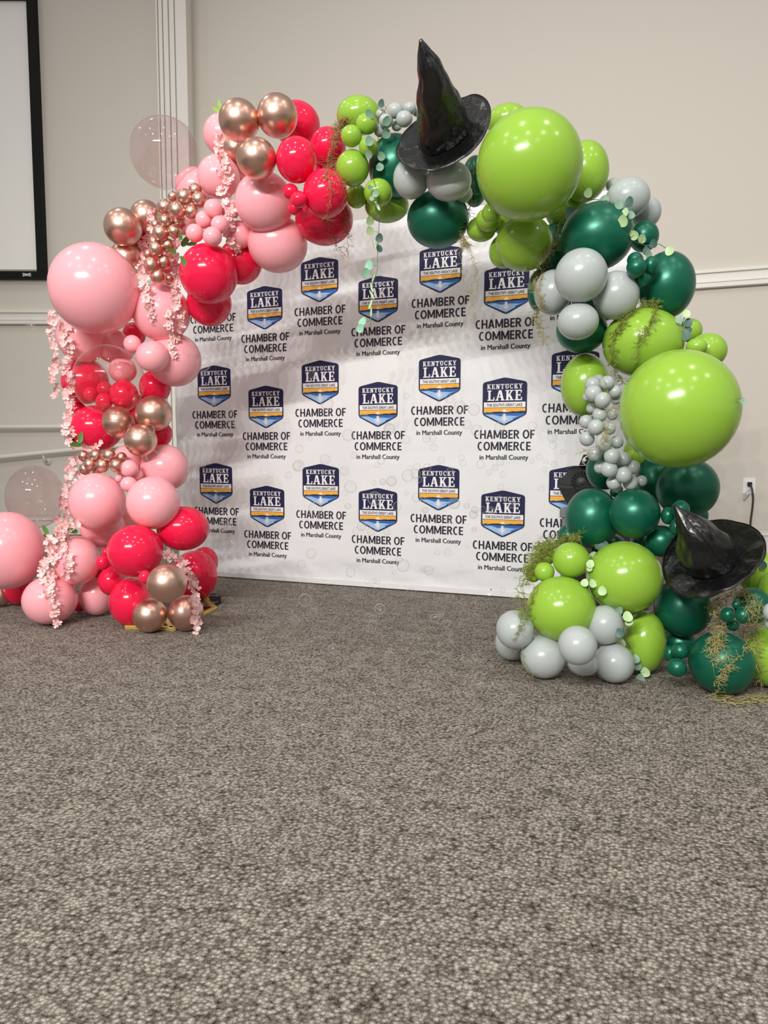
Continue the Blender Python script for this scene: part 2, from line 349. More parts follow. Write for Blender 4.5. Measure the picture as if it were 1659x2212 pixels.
def glyph(m, ch, x, z, w, h, y):
    T = h * 0.205; s = h * 0.095; e = T * 0.62
    X = lambda k: x + k * w
    Z = lambda k: z + k * h
    def stem(cx, a=0, b=1): rect(m, cx - T / 2, Z(a), cx + T / 2, Z(b), y)
    def ser(cx, k, hw=None):
        hw = hw or (T / 2 + e)
        if k == 0: rect(m, cx - hw, z, cx + hw, z + s, y)
        else: rect(m, cx - hw, z + h - s, cx + hw, z + h, y)
    l = x + T / 2 + e * 0.8
    if ch == 'K':
        stem(l); ser(l, 0, T / 2 + e * 0.8); ser(l, 1, T / 2 + e * 0.8)
        r = x + w - T / 2 - e * 0.5; stroke(m, (l + T * 0.35, Z(0.36)), (r - T * 0.1, Z(0.94)), T * 0.75, y); stroke(m, (l + T * 0.95, Z(0.56)), (r, Z(0.05)), T * 1.1, y)
        ser(r, 0, T / 2 + e * 0.6); ser(r - T * 0.1, 1, T / 2 + e * 0.6)
    elif ch == 'E':
        stem(l); rect(m, x, z, x + w, z + s * 1.15, y); rect(m, x, z + h - s * 1.15, x + w * 0.96, z + h, y); rect(m, l, Z(0.5) - s / 2, X(0.78), Z(0.5) + s / 2, y)
        rect(m, x + w - T * 0.5, z, x + w, Z(0.3), y); rect(m, X(0.96) - T * 0.5, Z(0.72), X(0.96), z + h, y); rect(m, X(0.78) - T * 0.4, Z(0.37), X(0.78), Z(0.63), y)
    elif ch == 'N':
        r = x + w - T / 2 - e * 0.6; rect(m, l - T * 0.36, z, l + T * 0.36, z + h, y); rect(m, r - T * 0.36, z, r + T * 0.36, z + h, y); stroke(m, (l, Z(1)), (r, Z(0)), T * 1.15, y); ser(l, 0); ser(l - e * 0.3, 1, T / 2 + e * 0.5); ser(r, 1)
    elif ch == 'T':
        c = X(0.5); stem(c); ser(c, 0); rect(m, x, z + h - s * 1.2, x + w, z + h, y); rect(m, x, Z(0.7), x + T * 0.5, z + h, y); rect(m, x + w - T * 0.5, Z(0.7), x + w, z + h, y)
    elif ch == 'U':
        r = x + w - T / 2 - e * 0.6; rx = (r - l) / 2 + T / 2; rect(m, l - T / 2, Z(0.36), l + T / 2, z + h, y); rect(m, r - T * 0.36, Z(0.36), r + T * 0.36, z + h, y)
        arcband(m, (l + r) / 2, Z(0.36), rx, h * 0.37, T * 0.85, T * 0.6, 180, 360, y); ser(l, 1); ser(r, 1)
    elif ch == 'C':
        arcband(m, X(0.52), Z(0.5), w * 0.52, h * 0.51, T, T * 0.62, 50, 315, y, 20); rect(m, X(0.92) - T * 0.45, Z(0.62), X(0.92), Z(1), y); rect(m, X(0.95) - T * 0.4, Z(0.14), X(0.95), Z(0.3), y)
    elif ch == 'Y':
        c = X(0.5); stem(c, 0, 0.5); ser(c, 0); a, b = x + T / 2 + e * 0.4, x + w - T / 2 - e * 0.4; stroke(m, (c - T * 0.05, Z(0.38)), (a, Z(0.95)), T, y); stroke(m, (c + T * 0.1, Z(0.38)), (b, Z(0.95)), T * 0.75, y); ser(a, 1, T / 2 + e * 0.6); ser(b, 1, T / 2 + e * 0.6)
    elif ch == 'L':
        stem(l); ser(l, 1, T / 2 + e * 0.8); rect(m, x, z, x + w, z + s * 1.15, y); rect(m, x + w - T * 0.5, z, x + w, Z(0.34), y)
    elif ch == 'A':
        c = X(0.5); a, b = x + T / 2 + e * 0.3, x + w - T / 2 - e * 0.4; stroke(m, (a, Z(0.05)), (c - T * 0.15, Z(1)), T * 0.72, y); stroke(m, (b, Z(0.05)), (c + T * 0.12, Z(1)), T * 1.15, y); rect(m, X(0.27), Z(0.3), X(0.75), Z(0.3) + s, y); ser(a, 0, T / 2 + e * 0.5); ser(b, 0, T / 2 + e * 0.6)
def word(m, txt, x0, x1, z, h, y, gap):
    rel_w = {'K': 1.05, 'E': 0.92, 'N': 1.1, 'T': 0.98, 'U': 1.05, 'C': 0.95, 'Y': 1.02, 'L': 0.92, 'A': 1.1}
    tot = sum(rel_w[c] for c in txt) + gap * (len(txt) - 1); k = (x1 - x0) / tot; x = x0
    for c in txt: glyph(m, c, x, z, rel_w[c] * k, h, y); x += (rel_w[c] + gap) * k
def font_mesh(txt, x0, x1, z, h, y, bold):
    cu = bpy.data.curves.new('lettering', 'FONT'); cu.body = txt; cu.size = 1; cu.offset = bold; cu.space_character = 1.0 + bold * 3.2; cu.resolution_u = 4
    o = bpy.data.objects.new('lettering', cu); COL.objects.link(o); bpy.context.view_layer.update()
    me = bpy.data.meshes.new_from_object(o.evaluated_get(bpy.context.evaluated_depsgraph_get())); bpy.data.objects.remove(o)
    vs = [v.co.copy() for v in me.vertices]; fs = [tuple(p.vertices) for p in me.polygons]; bpy.data.meshes.remove(me)
    xs = [v.x for v in vs]; cap = 0.729 + 2 * bold * 0.5
    a, b = min(xs), max(xs)
    return [Vector((x0 + (v.x - a) / (b - a) * (x1 - x0), y, z + v.y / cap * h)) for v in vs], fs
M_navy = mat('print_navy', srgb(30, 32, 72), 0.6, spec=0.3); M_ink = mat('print_ink', srgb(44, 38, 52), 0.6, spec=0.3); M_white = mat('print_white', srgb(238, 237, 238), 0.6, spec=0.3)
M_orange = mat('print_orange', srgb(244, 180, 72), 0.6, spec=0.3); M_blue = mat('print_blue', srgb(52, 104, 178), 0.6, spec=0.3); M_pale = mat('print_pale_blue', srgb(160, 196, 238), 0.6, spec=0.3); M_hill = mat('print_hill', srgb(24, 26, 48), 0.6, spec=0.3)
def rounded(poly, r, n=5):
    out = []; N = len(poly)
    for i in range(N):
        p0, p, p1 = [Vector(poly[k % N]) for k in (i - 1, i, i + 1)]
        a = (p0 - p).normalized() * r; b = (p1 - p).normalized() * r
        for k in range(n + 1):
            t = k / n; q = (p + a) * (1 - t) ** 2 + p * 2 * t * (1 - t) + (p + b) * t ** 2; out.append((q.x, q.y))
    return out
LW = LH * 0.92
def emblem():
    m = MB(); h, w = LH, LW / 2
    zz = lambda k: -k * h
    m.cur = 0; P_(m, rounded([(0, 0), (-w, zz(0.10)), (-w, zz(0.765)), (0, zz(1)), (w, zz(0.765)), (w, zz(0.10))], 0.018), 0)
    iw = w * 0.935; y = -0.0006
    m.cur = 1; rect(m, -iw, zz(0.615), iw, zz(0.508), y)
    m.cur = 2; rect(m, -iw, zz(0.735), iw, zz(0.625), y)
    m.cur = 4; P_(m, [(-iw, zz(0.72)), (-iw, zz(0.752)), (0, zz(0.962)), (iw, zz(0.752)), (iw, zz(0.72))], y)
    y = -0.0012
    m.cur = 3; P_(m, [(-iw, zz(0.725)), (-iw, zz(0.765)), (-iw * 0.55, zz(0.758)), (-iw * 0.2, zz(0.80)), (iw * 0.2, zz(0.785)), (iw * 0.6, zz(0.80)), (iw, zz(0.76)), (iw, zz(0.725))], y)
    P_(m, [(iw * 0.45, zz(0.875)), (iw * 0.98, zz(0.775)), (iw * 0.85, zz(0.775)), (iw * 0.4, zz(0.845))], y)
    m.cur = 1; P_(m, [(0.10 * iw * math.cos(a), zz(0.706) + 0.018 * math.sin(a) * 0.8) for a in [math.pi * k / 8 for k in range(9)]], y)
    y = -0.0018
    m.cur = 5
    hills = [(-1, 0.725), (-0.85, 0.712), (-0.7, 0.72), (-0.5, 0.707), (-0.2, 0.703), (0.0, 0.716), (0.15, 0.716), (0.4, 0.700), (0.6, 0.706), (0.8, 0.695), (1, 0.700)]
    for (a, b), (c, d) in zip(hills, hills[1:]): P_(m, [(a * iw, zz(0.735)), (c * iw, zz(0.732)), (c * iw, zz(d)), (a * iw, zz(b))], y)
    m.cur = 1
    for (z, a, b) in ((0.752, -0.07, 0.09), (0.766, -0.12, 0.07), (0.78, -0.09, 0.13), (0.795, -0.17, 0.10), (0.81, -0.12, 0.19), (0.825, -0.24, 0.14), (0.84, -0.17, 0.27), (0.855, -0.30, 0.20), (0.87, -0.2, 0.26), (0.888, -0.16, 0.2), (0.91, -0.1, 0.12)):
        P_(m, [(a * iw, zz(z + 0.004)), (0, zz(z + 0.011)), (b * iw, zz(z + 0.004)), (0, zz(z - 0.006))], y)
    word(m, 'KENTUCKY', -w * 0.80, w * 0.80, zz(0.236), h * 0.098, y, 0.22)
    word(m, 'LAKE', -w * 0.78, w * 0.78, zz(0.476), h * 0.212, y, 0.14)
    m.cur = 5; v, f = font_mesh("THE SOUTH'S GREAT LAKE", -w * 0.8, w * 0.8, zz(0.592), h * 0.058, y, 0.02)
    k = len(m.v); m.v += v
    for q in f: m.face([k + i for i in q])
    me = m.mesh('logo')
    for q in (M_navy, M_white, M_orange, M_blue, M_pale, M_hill): me.materials.append(q)
    return me
SANS_W = {'C': 0.60, 'H': 0.68, 'A': 0.72, 'M': 0.90, 'B': 0.62, 'E': 0.52, 'R': 0.64, 'O': 0.76, 'F': 0.50, ' ': 0.20}
def sans(m, ch, x, z, w, h, y):
    T = h * 0.185; t = h * 0.155; X = lambda k: x + k * w; Z = lambda k: z + k * h
    def bowl(cz, rz, x0, x1): 
        r = x1 - x0; arcband(m, x0, cz, r, rz, T, t, -90, 90, y, 12)
    if ch in 'HMBERF': rect(m, x, z, x + T, z + h, y)
    if ch == 'H': rect(m, x + w - T, z, x + w, z + h, y); rect(m, x, Z(0.5) - t / 2, x + w, Z(0.5) + t / 2, y)
    elif ch == 'E': [rect(m, x, a, x + w * k, a + t, y) for a, k in ((z, 1), (z + h - t, 0.97), (Z(0.5) - t / 2, 0.9))]
    elif ch == 'F': [rect(m, x, a, x + w * k, a + t, y) for a, k in ((z + h - t, 1), (Z(0.49) - t / 2, 0.9))]
    elif ch == 'A':
        c = X(0.5); stroke(m, (x + T / 2, z), (c - T * 0.1, z + h), T * 1.02, y); stroke(m, (x + w - T / 2, z), (c + T * 0.1, z + h), T * 1.02, y); rect(m, X(0.22), Z(0.24), X(0.78), Z(0.24) + t * 0.9, y)
    elif ch == 'M':
        rect(m, x + w - T, z, x + w, z + h, y); stroke(m, (X(0.5), Z(0.12)), (x + T * 0.6, z + h), T * 0.95, y); stroke(m, (X(0.5), Z(0.12)), (x + w - T * 0.6, z + h), T * 0.95, y)
    elif ch == 'O': arcband(m, X(0.5), Z(0.5), w / 2, h * 0.515, T, t, 0, 360, y, 36)
    elif ch == 'C': arcband(m, X(0.56), Z(0.5), w * 0.56, h * 0.515, T, t, 58, 302, y, 26)
    elif ch in 'BR':
        q = X(0.45); [rect(m, x, a, q, a + t, y) for a in ((z + h - t, Z(0.5) - t / 2) if ch == 'R' else (z, z + h - t, Z(0.52) - t / 2))]
        bowl(Z(0.5) - t / 2 + (h * 0.5 + t / 2) / 2, (h * 0.5 + t / 2) / 2, q, X(0.95))
        if ch == 'B': bowl(z + (h * 0.52 + t / 2) / 2, (h * 0.52 + t / 2) / 2, q, X(1.0))
        else: stroke(m, (x + w - T * 0.45, z), (X(0.5), Z(0.45)), T * 1.05, y)
def sans_line(m, txt, x0, x1, z, h, y):
    gap = 0.085; tot = sum(SANS_W[c] for c in txt) + gap * (len(txt) - 1); k = (x1 - x0) / tot; x = x0
    for c in txt: sans(m, c, x, z, SANS_W[c] * k, h, y); x += (SANS_W[c] + gap) * k
def caption():
    m = MB(); W_ = US; z0 = -LH
    sans_line(m, 'CHAMBER OF', -0.204 * W_, 0.204 * W_, z0 - 0.085 * W_, 0.058 * W_, 0)
    sans_line(m, 'COMMERCE', -0.180 * W_, 0.180 * W_, z0 - 0.164 * W_, 0.058 * W_, 0)
    for dx, dz in ((-0.0011, 0), (0.0011, 0), (0, 0.0005)):
        v, f = font_mesh('in Marshall County', -0.164 * W_ + dx, 0.164 * W_ + dx, z0 - 0.226 * W_ + dz, 0.034 * W_, -0.0001 * (dx > 0) - 0.0002 * (dz > 0), 0.0); k = len(m.v); m.v += v
        for q in f: m.face([k + i for i in q])
    me = m.mesh('lettering'); me.materials.append(M_ink); return me
EMB, CAP = emblem(), caption()
ROWADJ = [-0.004, 0.006, -0.0035]
for c in range(7):
    for r in range(3):
        u = U0 + c * SU; v = CAMH + V0 - r * SV - (c % 2) * STG + ROWADJ[r]
        if u + 0.16 > BR_: continue
        o = link('logo', EMB, ban); o.location = (u, -0.0004, v); q = link('lettering', CAP, ban); q.location = (u, -0.0004, v)
# ------------------------------------------------------------------ balloons
# colour, px, py, rx, ry in photograph pixels; step in metres from the arch's own plane towards the room (F = rests on the floor); label or cluster key
ARCH_A = 1.02
B = []
def b(code, x, y, rx, ry, s, label, floor=False, hang=None): B.append(dict(c=code, x=x, y=y, rx=rx, ry=ry, s=s, lab=label, fl=floor))
# left leg, from the top
b('C', 516.6, 260.5, 44.6, 49.5, .30, 'rose gold chrome balloon, left of the upper pair at the pink top of the arch')
b('C', 599, 250.5, 44.5, 51, .30, 'rose gold chrome balloon, right of the upper pair at the pink top of the arch')
b('C', 554, 342.3, 43.8, 47, .38, 'rose gold chrome balloon below the upper chrome pair at the pink top')
b('C', 512, 322, 30, 32, .10, 'rose gold chrome balloon half hidden behind the trio at the pink top')
b('H', 641, 269, 51, 53, -.02, 'hot pink balloon behind the upper right chrome balloon at the top')
b('H', 640.8, 345.6, 45, 52.5, .28, 'glossy hot pink balloon right of the lowest chrome balloon of the top trio')
b('H', 708, 317.5, 39.5, 45, .08, 'hot pink balloon under brown moss, touching the top row of lime balloons')
b('H', 700, 356, 36, 40, -.02, 'hot pink balloon deep behind the brown moss near the lime minis')
b('H', 702.6, 419, 48, 56, .26, 'hot pink balloon crossed by hanging brown moss, above the darkest red balloon')
b('H', 700.5, 473, 63, 59, .0, 'large dark-shaded hot pink balloon at the arch underside, left of the green half')
b('h1', 628, 414, 17, 18, .32, 'miniH'); b('h1', 645.7, 431, 18.5, 19, .38, 'miniH'); b('h1', 638, 450, 15.5, 16, .30, 'miniH')
b('P', 571.4, 437, 64, 68, .14, 'large pale pink balloon right under the top chrome trio')
b('P', 600, 527.6, 65, 63.5, -.02, 'large pale pink balloon at the arch underside, lowest of the top pink pair')
b('P', 472.7, 381.8, 46.5, 49.5, .12, 'pale pink balloon behind the blossom strand, below the top left chrome balloon')
b('P', 479.7, 291, 41, 48, .02, 'pale pink balloon at the outer edge left of the top chrome trio')
b('P', 510, 376, 40, 44, -.08, 'pale pink balloon deep between the blossom strand and the chrome trio')
b('P', 423, 406, 45, 46, -.06, 'pale pink balloon seen partly through the upper clear balloon')
b('X', 357, 331, 77.5, 82, -.02, 'large clear pink bubble balloon in front of the fluted pilaster')
b('C', 265.5, 490.5, 42.5, 42.5, .10, 'rose gold chrome balloon above the giant pale pink balloon')
b('C', 316, 468, 36, 37, -.04, 'rose gold chrome balloon behind the blossom tip, right of its bigger twin')
b('C', 273, 560, 38, 40, -.06, 'rose gold chrome balloon tucked behind the giant pale pink balloon')
b('H', 318, 534, 34, 36, -.10, 'small hot pink balloon glimpsed behind the left blossom strand of the shoulder')
for x, y, r, s in ((398.7, 425.5, 17, .24), (421.8, 410.5, 13.5, .18), (430, 431, 16, .20), (374, 425, 11, .16), (356.7, 448, 16.5, .20), (382.4, 454.5, 17.8, .28), (413.6, 458, 14.5, .22), (357.5, 477.5, 13.8, .24), (387.3, 480, 15.5, .2), (347, 504, 17, .27), (376.5, 500, 14.3, .24), (337, 486, 11, .15), (333, 522, 11, .15), (337.7, 538, 16, .27), (363.5, 530, 14, .22), (327.6, 573, 16.5, .28), (355, 566.5, 15, .22), (341.7, 597.7, 16.5, .26), (321, 549, 10, .15), (316, 582, 11, .16), (365, 603, 12, .15)):
    b('c1', x, y, r * 1.07, r * 1.11, s, 'miniC')
for x, y, r, s in ((460.3, 450.4, 20.5, .24), (441, 474.5, 19.3, .24), (474.8, 485.4, 19.5, .26), (421, 503.5, 20, .25), (459, 511, 21, .28), (497, 456, 20, .14)):
    b('p1', x, y, r, r * 1.03, s, 'miniP')
b('P', 518, 507, 29, 31, .06, 'medium pale pink balloon beside the mini pink bunch, above the red ones')
b('H', 451, 592, 63.5, 67, .16, 'large hot pink balloon under the mini pink bunch, right of the blossoms')
b('H', 519, 566, 48, 50, -.06, 'deep red-shaded hot pink balloon behind the large one, under the pale pair')
b('H', 452, 655, 49, 51, -.05, 'deep red-shaded hot pink balloon at the inner edge, touching the first printed caption')
b('P', 204.5, 624, 101, 100, .36, 'giant pale pink balloon at the outer left shoulder of the arch')
b('P', 349, 676, 64, 63, .08, 'large pale pink balloon behind two blossom strand ends, right of the giant one')
b('P', 178, 730, 58, 54, .02, 'pale pink balloon directly under the giant pale pink balloon')
b('P', 286, 743, 19.5, 19.5, .18, 'small pale pink balloon above the clear balloon in the left leg')
b('P', 254, 731, 18, 18, .08, 'small pale pink balloon squeezed under the giant balloon')
b('H', 290, 722, 26, 26, -.06, 'hot pink balloon sliver between the giant and the large pale balloon')
b('P', 330, 770, 37, 34.5, .16, 'medium pale pink balloon right of the clear balloon in the left leg')
b('P', 376.7, 777.5, 59.5, 58.5, .04, 'large pale pink balloon on the inner edge beside the leftmost printed emblem')
b('P', 250, 752, 44, 34, -.05, 'pale pink balloon behind the rim of the clear balloon')
b('X', 235.8, 821.5, 80, 77, .30, 'large clear bubble balloon in the middle of the left leg')
b('H', 184, 823, 53, 50, .02, 'hot pink balloon behind the left side of the middle clear balloon')
b('H', 268, 853, 32, 32, .10, 'hot pink balloon behind the lower right of the middle clear balloon')
b('P', 265, 800, 31, 28, .04, 'pale pink balloon seen through the upper right of the middle clear balloon')
b('h1', 196, 851, 16, 16.5, .14, 'miniH2'); b('h1', 226, 841, 18, 18, .09, 'miniH2'); b('h1', 224.5, 868, 19, 19.5, .18, 'miniH2')
b('H', 334.5, 836, 35, 36, -.04, 'hot pink balloon behind the right chrome balloon of the middle trio')
b('C', 332, 893, 41.5, 38.5, .16, 'rose gold chrome balloon, right one of the trio in the left leg')
b('C', 255.6, 912, 36.5, 34.5, .20, 'rose gold chrome balloon just under the middle clear balloon')
b('C', 304, 951, 36.7, 35, .28, 'rose gold chrome balloon, lowest of the trio in the left leg')
b('H', 208, 925, 60, 49, .10, 'large hot pink balloon left of the chrome trio in the left leg')
b('H', 170, 884, 17, 17, .0, 'small hot pink balloon behind the blossom strand, under the clear balloon')
b('H', 345, 937, 28, 28, -.02, 'hot pink balloon behind the lowest chrome balloon of the leg trio')
b('P', 275, 996, 34, 35, .12, 'pale pink balloon behind the short row of mini chrome balloons')
b('P', 356, 1011, 53, 51, .10, 'shaded pale pink balloon at the inner edge below the chrome trio')
for x, y, r, s in ((207.4, 984, 14.3, .34), (236, 984, 15, .36), (263, 988.5, 12, .30), (194.5, 1003.5, 14, .36), (221.5, 1005.7, 15, .38), (252, 1005.7, 15.5, .38), (181, 985, 12.5, .28), (184, 1013, 13, .30), (210, 1017, 11, .30)):
    b('c2', x, y, r, r, s, 'miniC2')
b('p1', 280, 1012.6, 20, 19.5, .34, 'miniP2'); b('p1', 297, 1026, 13, 13, .27, 'miniP2'); b('p1', 278, 1046, 18.5, 16.5, .48, 'miniP2'); b('p1', 257, 1033, 9, 9, .38, 'miniP2')
b('P', 210, 1084, 63.5, 62.5, .40, 'large pale pink balloon under the short row of mini chrome balloons')
b('P', 331, 1086, 59, 57, .39, 'large pale pink balloon right of its twin, above the hot pink balloons')
b('X', 76, 1073.5, 66, 68, .22, 'large clear bubble balloon at the far left under the handrail bracket')
b('P', 222, 1138, 50, 45, .18, 'pale pink balloon wedged under the two large pale ones')
b('P', 16, 1189, 86, 84, .62, 'giant pale pink balloon cut off by the left edge of the photo')
b('H', 396, 1141.5, 58, 48, .385, 'hot pink balloon at the inner edge under the right large pale balloon')
b('H', 292.5, 1190, 62, 56, .58, 'large hot pink balloon in the middle of the left base')
b('h1', 222, 1215.5, 16, 16, .62, 'miniH3'); b('h1', 229, 1193, 10, 10, .52, 'miniH3'); b('h1', 313, 1247, 14, 16, .70, 'miniH3')
b('P', 165, 1211, 53, 54, .50, 'pale pink balloon half covered by the wide blossom fall')
b('H', 241, 1256, 30, 31, .58, 'medium hot pink balloon under the large hot pink one of the left base')
b('H', 283, 1300, 48, 53, .60, 'hot pink balloon on the carpet behind the lower chrome balloons', True)
b('H', 420, 1243, 51, 54, .36, 'hot pink balloon behind the short blossom spray, right of the left base', True)
b('H', 441, 1214, 31, 33, .24, 'hot pink balloon at the outer right rim of the left base')
b('C', 360.6, 1260, 44.5, 42, .82, 'rose gold chrome balloon on top of the pair on the carpet, left base')
b('C', 323.5, 1328.6, 38.5, 37.5, .80, 'rose gold chrome balloon on the carpet, left of the base pair', True)
b('C', 402, 1324, 38.5, 39, .80, 'rose gold chrome balloon on the carpet with blossoms on it, right of the base pair', True)
b('P', 108, 1296, 62, 53, .66, 'pale pink balloon on the carpet at the foot of the wide blossom fall', True)
b('P', 208, 1287, 38, 43, .50, 'pale pink balloon on the carpet between the blossom fall and the hot pink ones', True)
b('H', 172, 1308, 14, 14, .40, 'small hot pink balloon peeking out low behind two pale balloons')
b('H', 40, 1267, 36, 40, .40, 'dark-shaded hot pink balloon under the cut-off giant pale balloon', True)
b('C', 2, 1286, 22, 24, .40, 'rose gold chrome balloon at the far left edge on the carpet', True)
b('P', 272, 1132, 42, 40, .06, 'added pale pink filler balloon deep in the gap between the two large pale twins')  # added fillers from here to the right leg close gaps that look dark
b('H', 292, 884, 33, 34, -.04, 'added hot pink filler balloon deep behind the chrome trio of the left leg')
b('H', 232, 1232, 30, 30, .34, 'added hot pink filler balloon deep behind the minis of the left base')
b('K', 1395, 1170, 32, 32, .02, 'added forest green filler balloon deep in the gap above the large lime base balloon')  # green and olive fillers stand in for the shade between balloons
b('K', 1318, 1185, 36, 34, .06, 'added forest green filler hidden low behind its two forest green neighbours of the right leg')
b('L', 1222, 452, 46, 46, -.10, 'added olive lime filler in the dark gap under the upper giant lime balloon')
b('K', 1193, 543, 42, 60, -.08, 'added forest green filler in the dark gap behind the moss, right shoulder')
b('K', 1300, 652, 44, 44, .0, 'added forest green filler balloon deep between the four grey ones, right shoulder')
b('K', 1230, 1160, 26, 30, .02, 'added forest green filler balloon deep behind the stand, left of the right leg')
b('K', 1414, 1036, 44, 52, .02, 'added dark forest green filler balloon in the gap right of the mini grey string')
b('H', 350, 556, 34, 38, .04, 'added hot pink filler balloon behind the lower half of the long chrome cluster')
b('P', 398, 470, 36, 40, .0, 'added pale pink filler balloon behind the upper half of the long chrome cluster')
b('K', 1026, 392, 30, 58, -.04, 'added forest green filler in the dark gap between the upper hat and giant lime balloon')  # added dark fill for the shaded gap beside the hat
b('L', 1094, 474, 34, 36, -.02, 'added olive-shaded lime filler squeezed up under the giant lime balloon beside the moss')
# right leg
b('L', 775, 250, 48, 44, .04, 'lime balloon at the top where pink and green halves meet')
b('l1', 791.6, 268, 23, 24, .24, 'miniL'); b('l1', 759, 294, 23, 25, .26, 'miniL'); b('l1', 795.5, 317, 20.5, 22, .26, 'miniL')
b('L', 761.5, 363, 36, 41, .26, 'lime balloon below the three lime minis near the hot pink ones')
b('L', 770, 424, 23, 27, .04, 'olive-shaded lime balloon low behind the brown moss')
b('L', 817, 416, 31, 31, .14, 'lime balloon behind the hanging eucalyptus, left of the forest green one')
b('L', 835.5, 445, 48, 37, -.05, 'olive-shaded lime balloon at the underside, left of the big forest green balloon')
b('K', 853, 360, 57, 73, .10, 'tall forest green pearl balloon left of the upper witch hat')
b('G', 888, 386, 39, 46, .24, 'grey balloon, left of the pair under the upper witch hat')
b('G', 970, 391, 49, 45, .26, 'grey balloon, right of the pair under the upper witch hat')
b('G', 993, 418, 28, 23, .08, 'grey balloon peeking out low behind the pair under the hat')
b('K', 946, 474, 67, 64.5, .04, 'large dark forest green balloon hanging lowest at the arch underside')
for x, y, r, s in ((854, 239, 17.5, .22), (873.5, 257, 18, .24), (885, 234, 14, .12), (834, 261, 15.5, .22), (823, 246, 11, .14), (857, 272, 11.5, .16), (820.5, 283, 13, .18), (901, 240, 12, .10)):
    b('g1', x, y, r, r * 1.04, s, 'miniG')
b('L', 1097, 262, 46, 39, -.02, 'lime balloon right of the upper hat, behind the giant lime one')
b('L', 1142.7, 359, 115.7, 125, .40, 'giant lime balloon right of the upper witch hat')
b('L', 1264, 371, 52, 70, .0, 'lime balloon behind the right side of the upper giant lime balloon')
b('G', 1356, 428, 49, 46, .04, 'grey balloon at the outer right shoulder')
b('G', 1395, 459, 34, 37, -.10, 'shaded grey balloon behind the outer right grey one')
b('G', 1325, 400, 17, 16, -.10, 'small grey balloon sliver beside the upper lime one')
b('K', 1290, 511, 80, 76, .14, 'large forest green balloon under the eucalyptus on the right shoulder')
b('K', 1391, 511, 33, 35, .02, 'medium forest green balloon with eucalyptus leaves on it, right shoulder')
b('K', 1440, 616, 63, 74.5, .10, 'large forest green balloon at the outer right side in front of the trim')
b('k1', 1375, 578, 22.5, 22.5, .30, 'miniK'); b('k1', 1406, 572.5, 15.5, 20, .26, 'miniK'); b('k1', 1372, 562, 18, 18, .2, 'miniK'); b('k1', 1389, 602, 17.5, 17.5, .25, 'miniK')
b('G', 1255, 595.5, 58, 60, .34, 'largest grey balloon of the four on the right shoulder')
b('G', 1331, 638, 51, 53.7, .24, 'grey balloon right of the largest grey one')
b('G', 1248.5, 694.5, 45.5, 40.7, .32, 'grey balloon right under the largest grey one')
b('G', 1194, 632, 41, 50, .10, 'grey balloon with moss over it, left of the largest grey one')
b('K', 1163, 628, 24, 46, -.02, 'forest green balloon edge behind the mossy grey one')
b('K', 1256.6, 713.5, 56, 50, .12, 'dark forest green balloon behind the lowest of the four grey ones')
b('L', 1132, 525.5, 62, 62.5, .06, 'olive-shaded lime balloon under the upper giant lime balloon')
b('L', 1088, 543, 32, 38, -.04, 'olive-shaded lime balloon, left neighbour at the arch underside')
b('L', 1061, 460, 20, 23, .24, 'small olive lime balloon beside the moss under the giant lime balloon')
b('L', 1055, 475, 28, 26, .10, 'olive lime balloon behind the small one beside the moss')
b('L', 1040, 495, 32, 28, .0, 'dark olive lime balloon lowest behind the moss strand')
b('L', 1388.7, 740, 90, 75, .14, 'large lime balloon draped with moss above the lower giant lime balloon')
b('L', 1528, 758, 44, 39, .12, 'lime balloon at the outer right above the lower giant lime balloon')
b('L', 1505, 749, 24, 19, .24, 'small lime balloon bulging from the outer right lime one')
b('L', 1492, 714, 26, 26, -.02, 'lime balloon behind the dark eucalyptus sprig on the right')
b('L', 1466, 884, 134, 128, .50, 'giant lime balloon in the middle of the right leg, largest of all')
b('L', 1263, 832, 53, 69, .06, 'lime balloon at the inner right edge beside the mini grey string')
for x, y, r, s in ((1281, 831, 18.5, .22), (1311.7, 827, 16, .30), (1292, 823, 15, .18), (1282, 849.5, 19, .32), (1328, 846, 15, .30), (1268, 858, 10, .22), (1302, 864, 18, .36), (1331, 862, 12, .26), (1278, 882, 12, .26), (1296, 895.6, 16.5, .32), (1323, 895, 13, .32), (1266, 911, 15.5, .30), (1287, 923, 18, .36), (1316.6, 926, 14, .34), (1268, 947.6, 17, .32), (1305, 955.7, 19.5, .38), (1332.8, 955, 14.5, .30), (1285.7, 980, 17, .32), (1322, 985, 18, .38), (1347, 992, 16, .32), (1297, 1010, 14, .28), (1316, 1013.5, 18.5, .38), (1347.4, 1026, 18.5, .38), (1368, 1009.6, 15.5, .30), (1326, 1042.7, 16.5, .34), (1362, 1042.7, 17, .36), (1386, 1039, 12.5, .28), (1336, 1057, 10, .28)):
    b('g1', x, y, r, r * .97, s, 'miniG2')
b('K', 1306, 1015, 41, 43, .08, 'forest green balloon behind the lower end of the mini grey string')
b('K', 1484, 1054, 71, 65, .10, 'large dark forest green balloon under the lower giant lime balloon')
b('K', 1500, 1113, 31, 26, -.02, 'forest green balloon half hidden behind the lower witch hat top')
b('L', 1375, 978, 30, 34, .0, 'dark olive lime balloon deep behind the mini grey string')
b('K', 1279, 1119, 60, 65, .24, 'forest green pearl balloon in front of the black bubble machine')
b('K', 1370, 1109, 57, 54, .32, 'forest green pearl balloon under the end of the mini grey string')
b('k1', 1443, 1114, 16, 19, .34, 'miniK2'); b('k1', 1470, 1101, 20.5, 20.5, .38, 'miniK2'); b('k1', 1461, 1139, 16, 18, .38, 'miniK2')
b('K', 1428, 1169, 38, 34.5, .24, 'forest green pearl balloon left of the lower hat cone')
b('K', 1328, 1063, 11, 11, .22, 'mini forest green balloon just under the mini grey string')
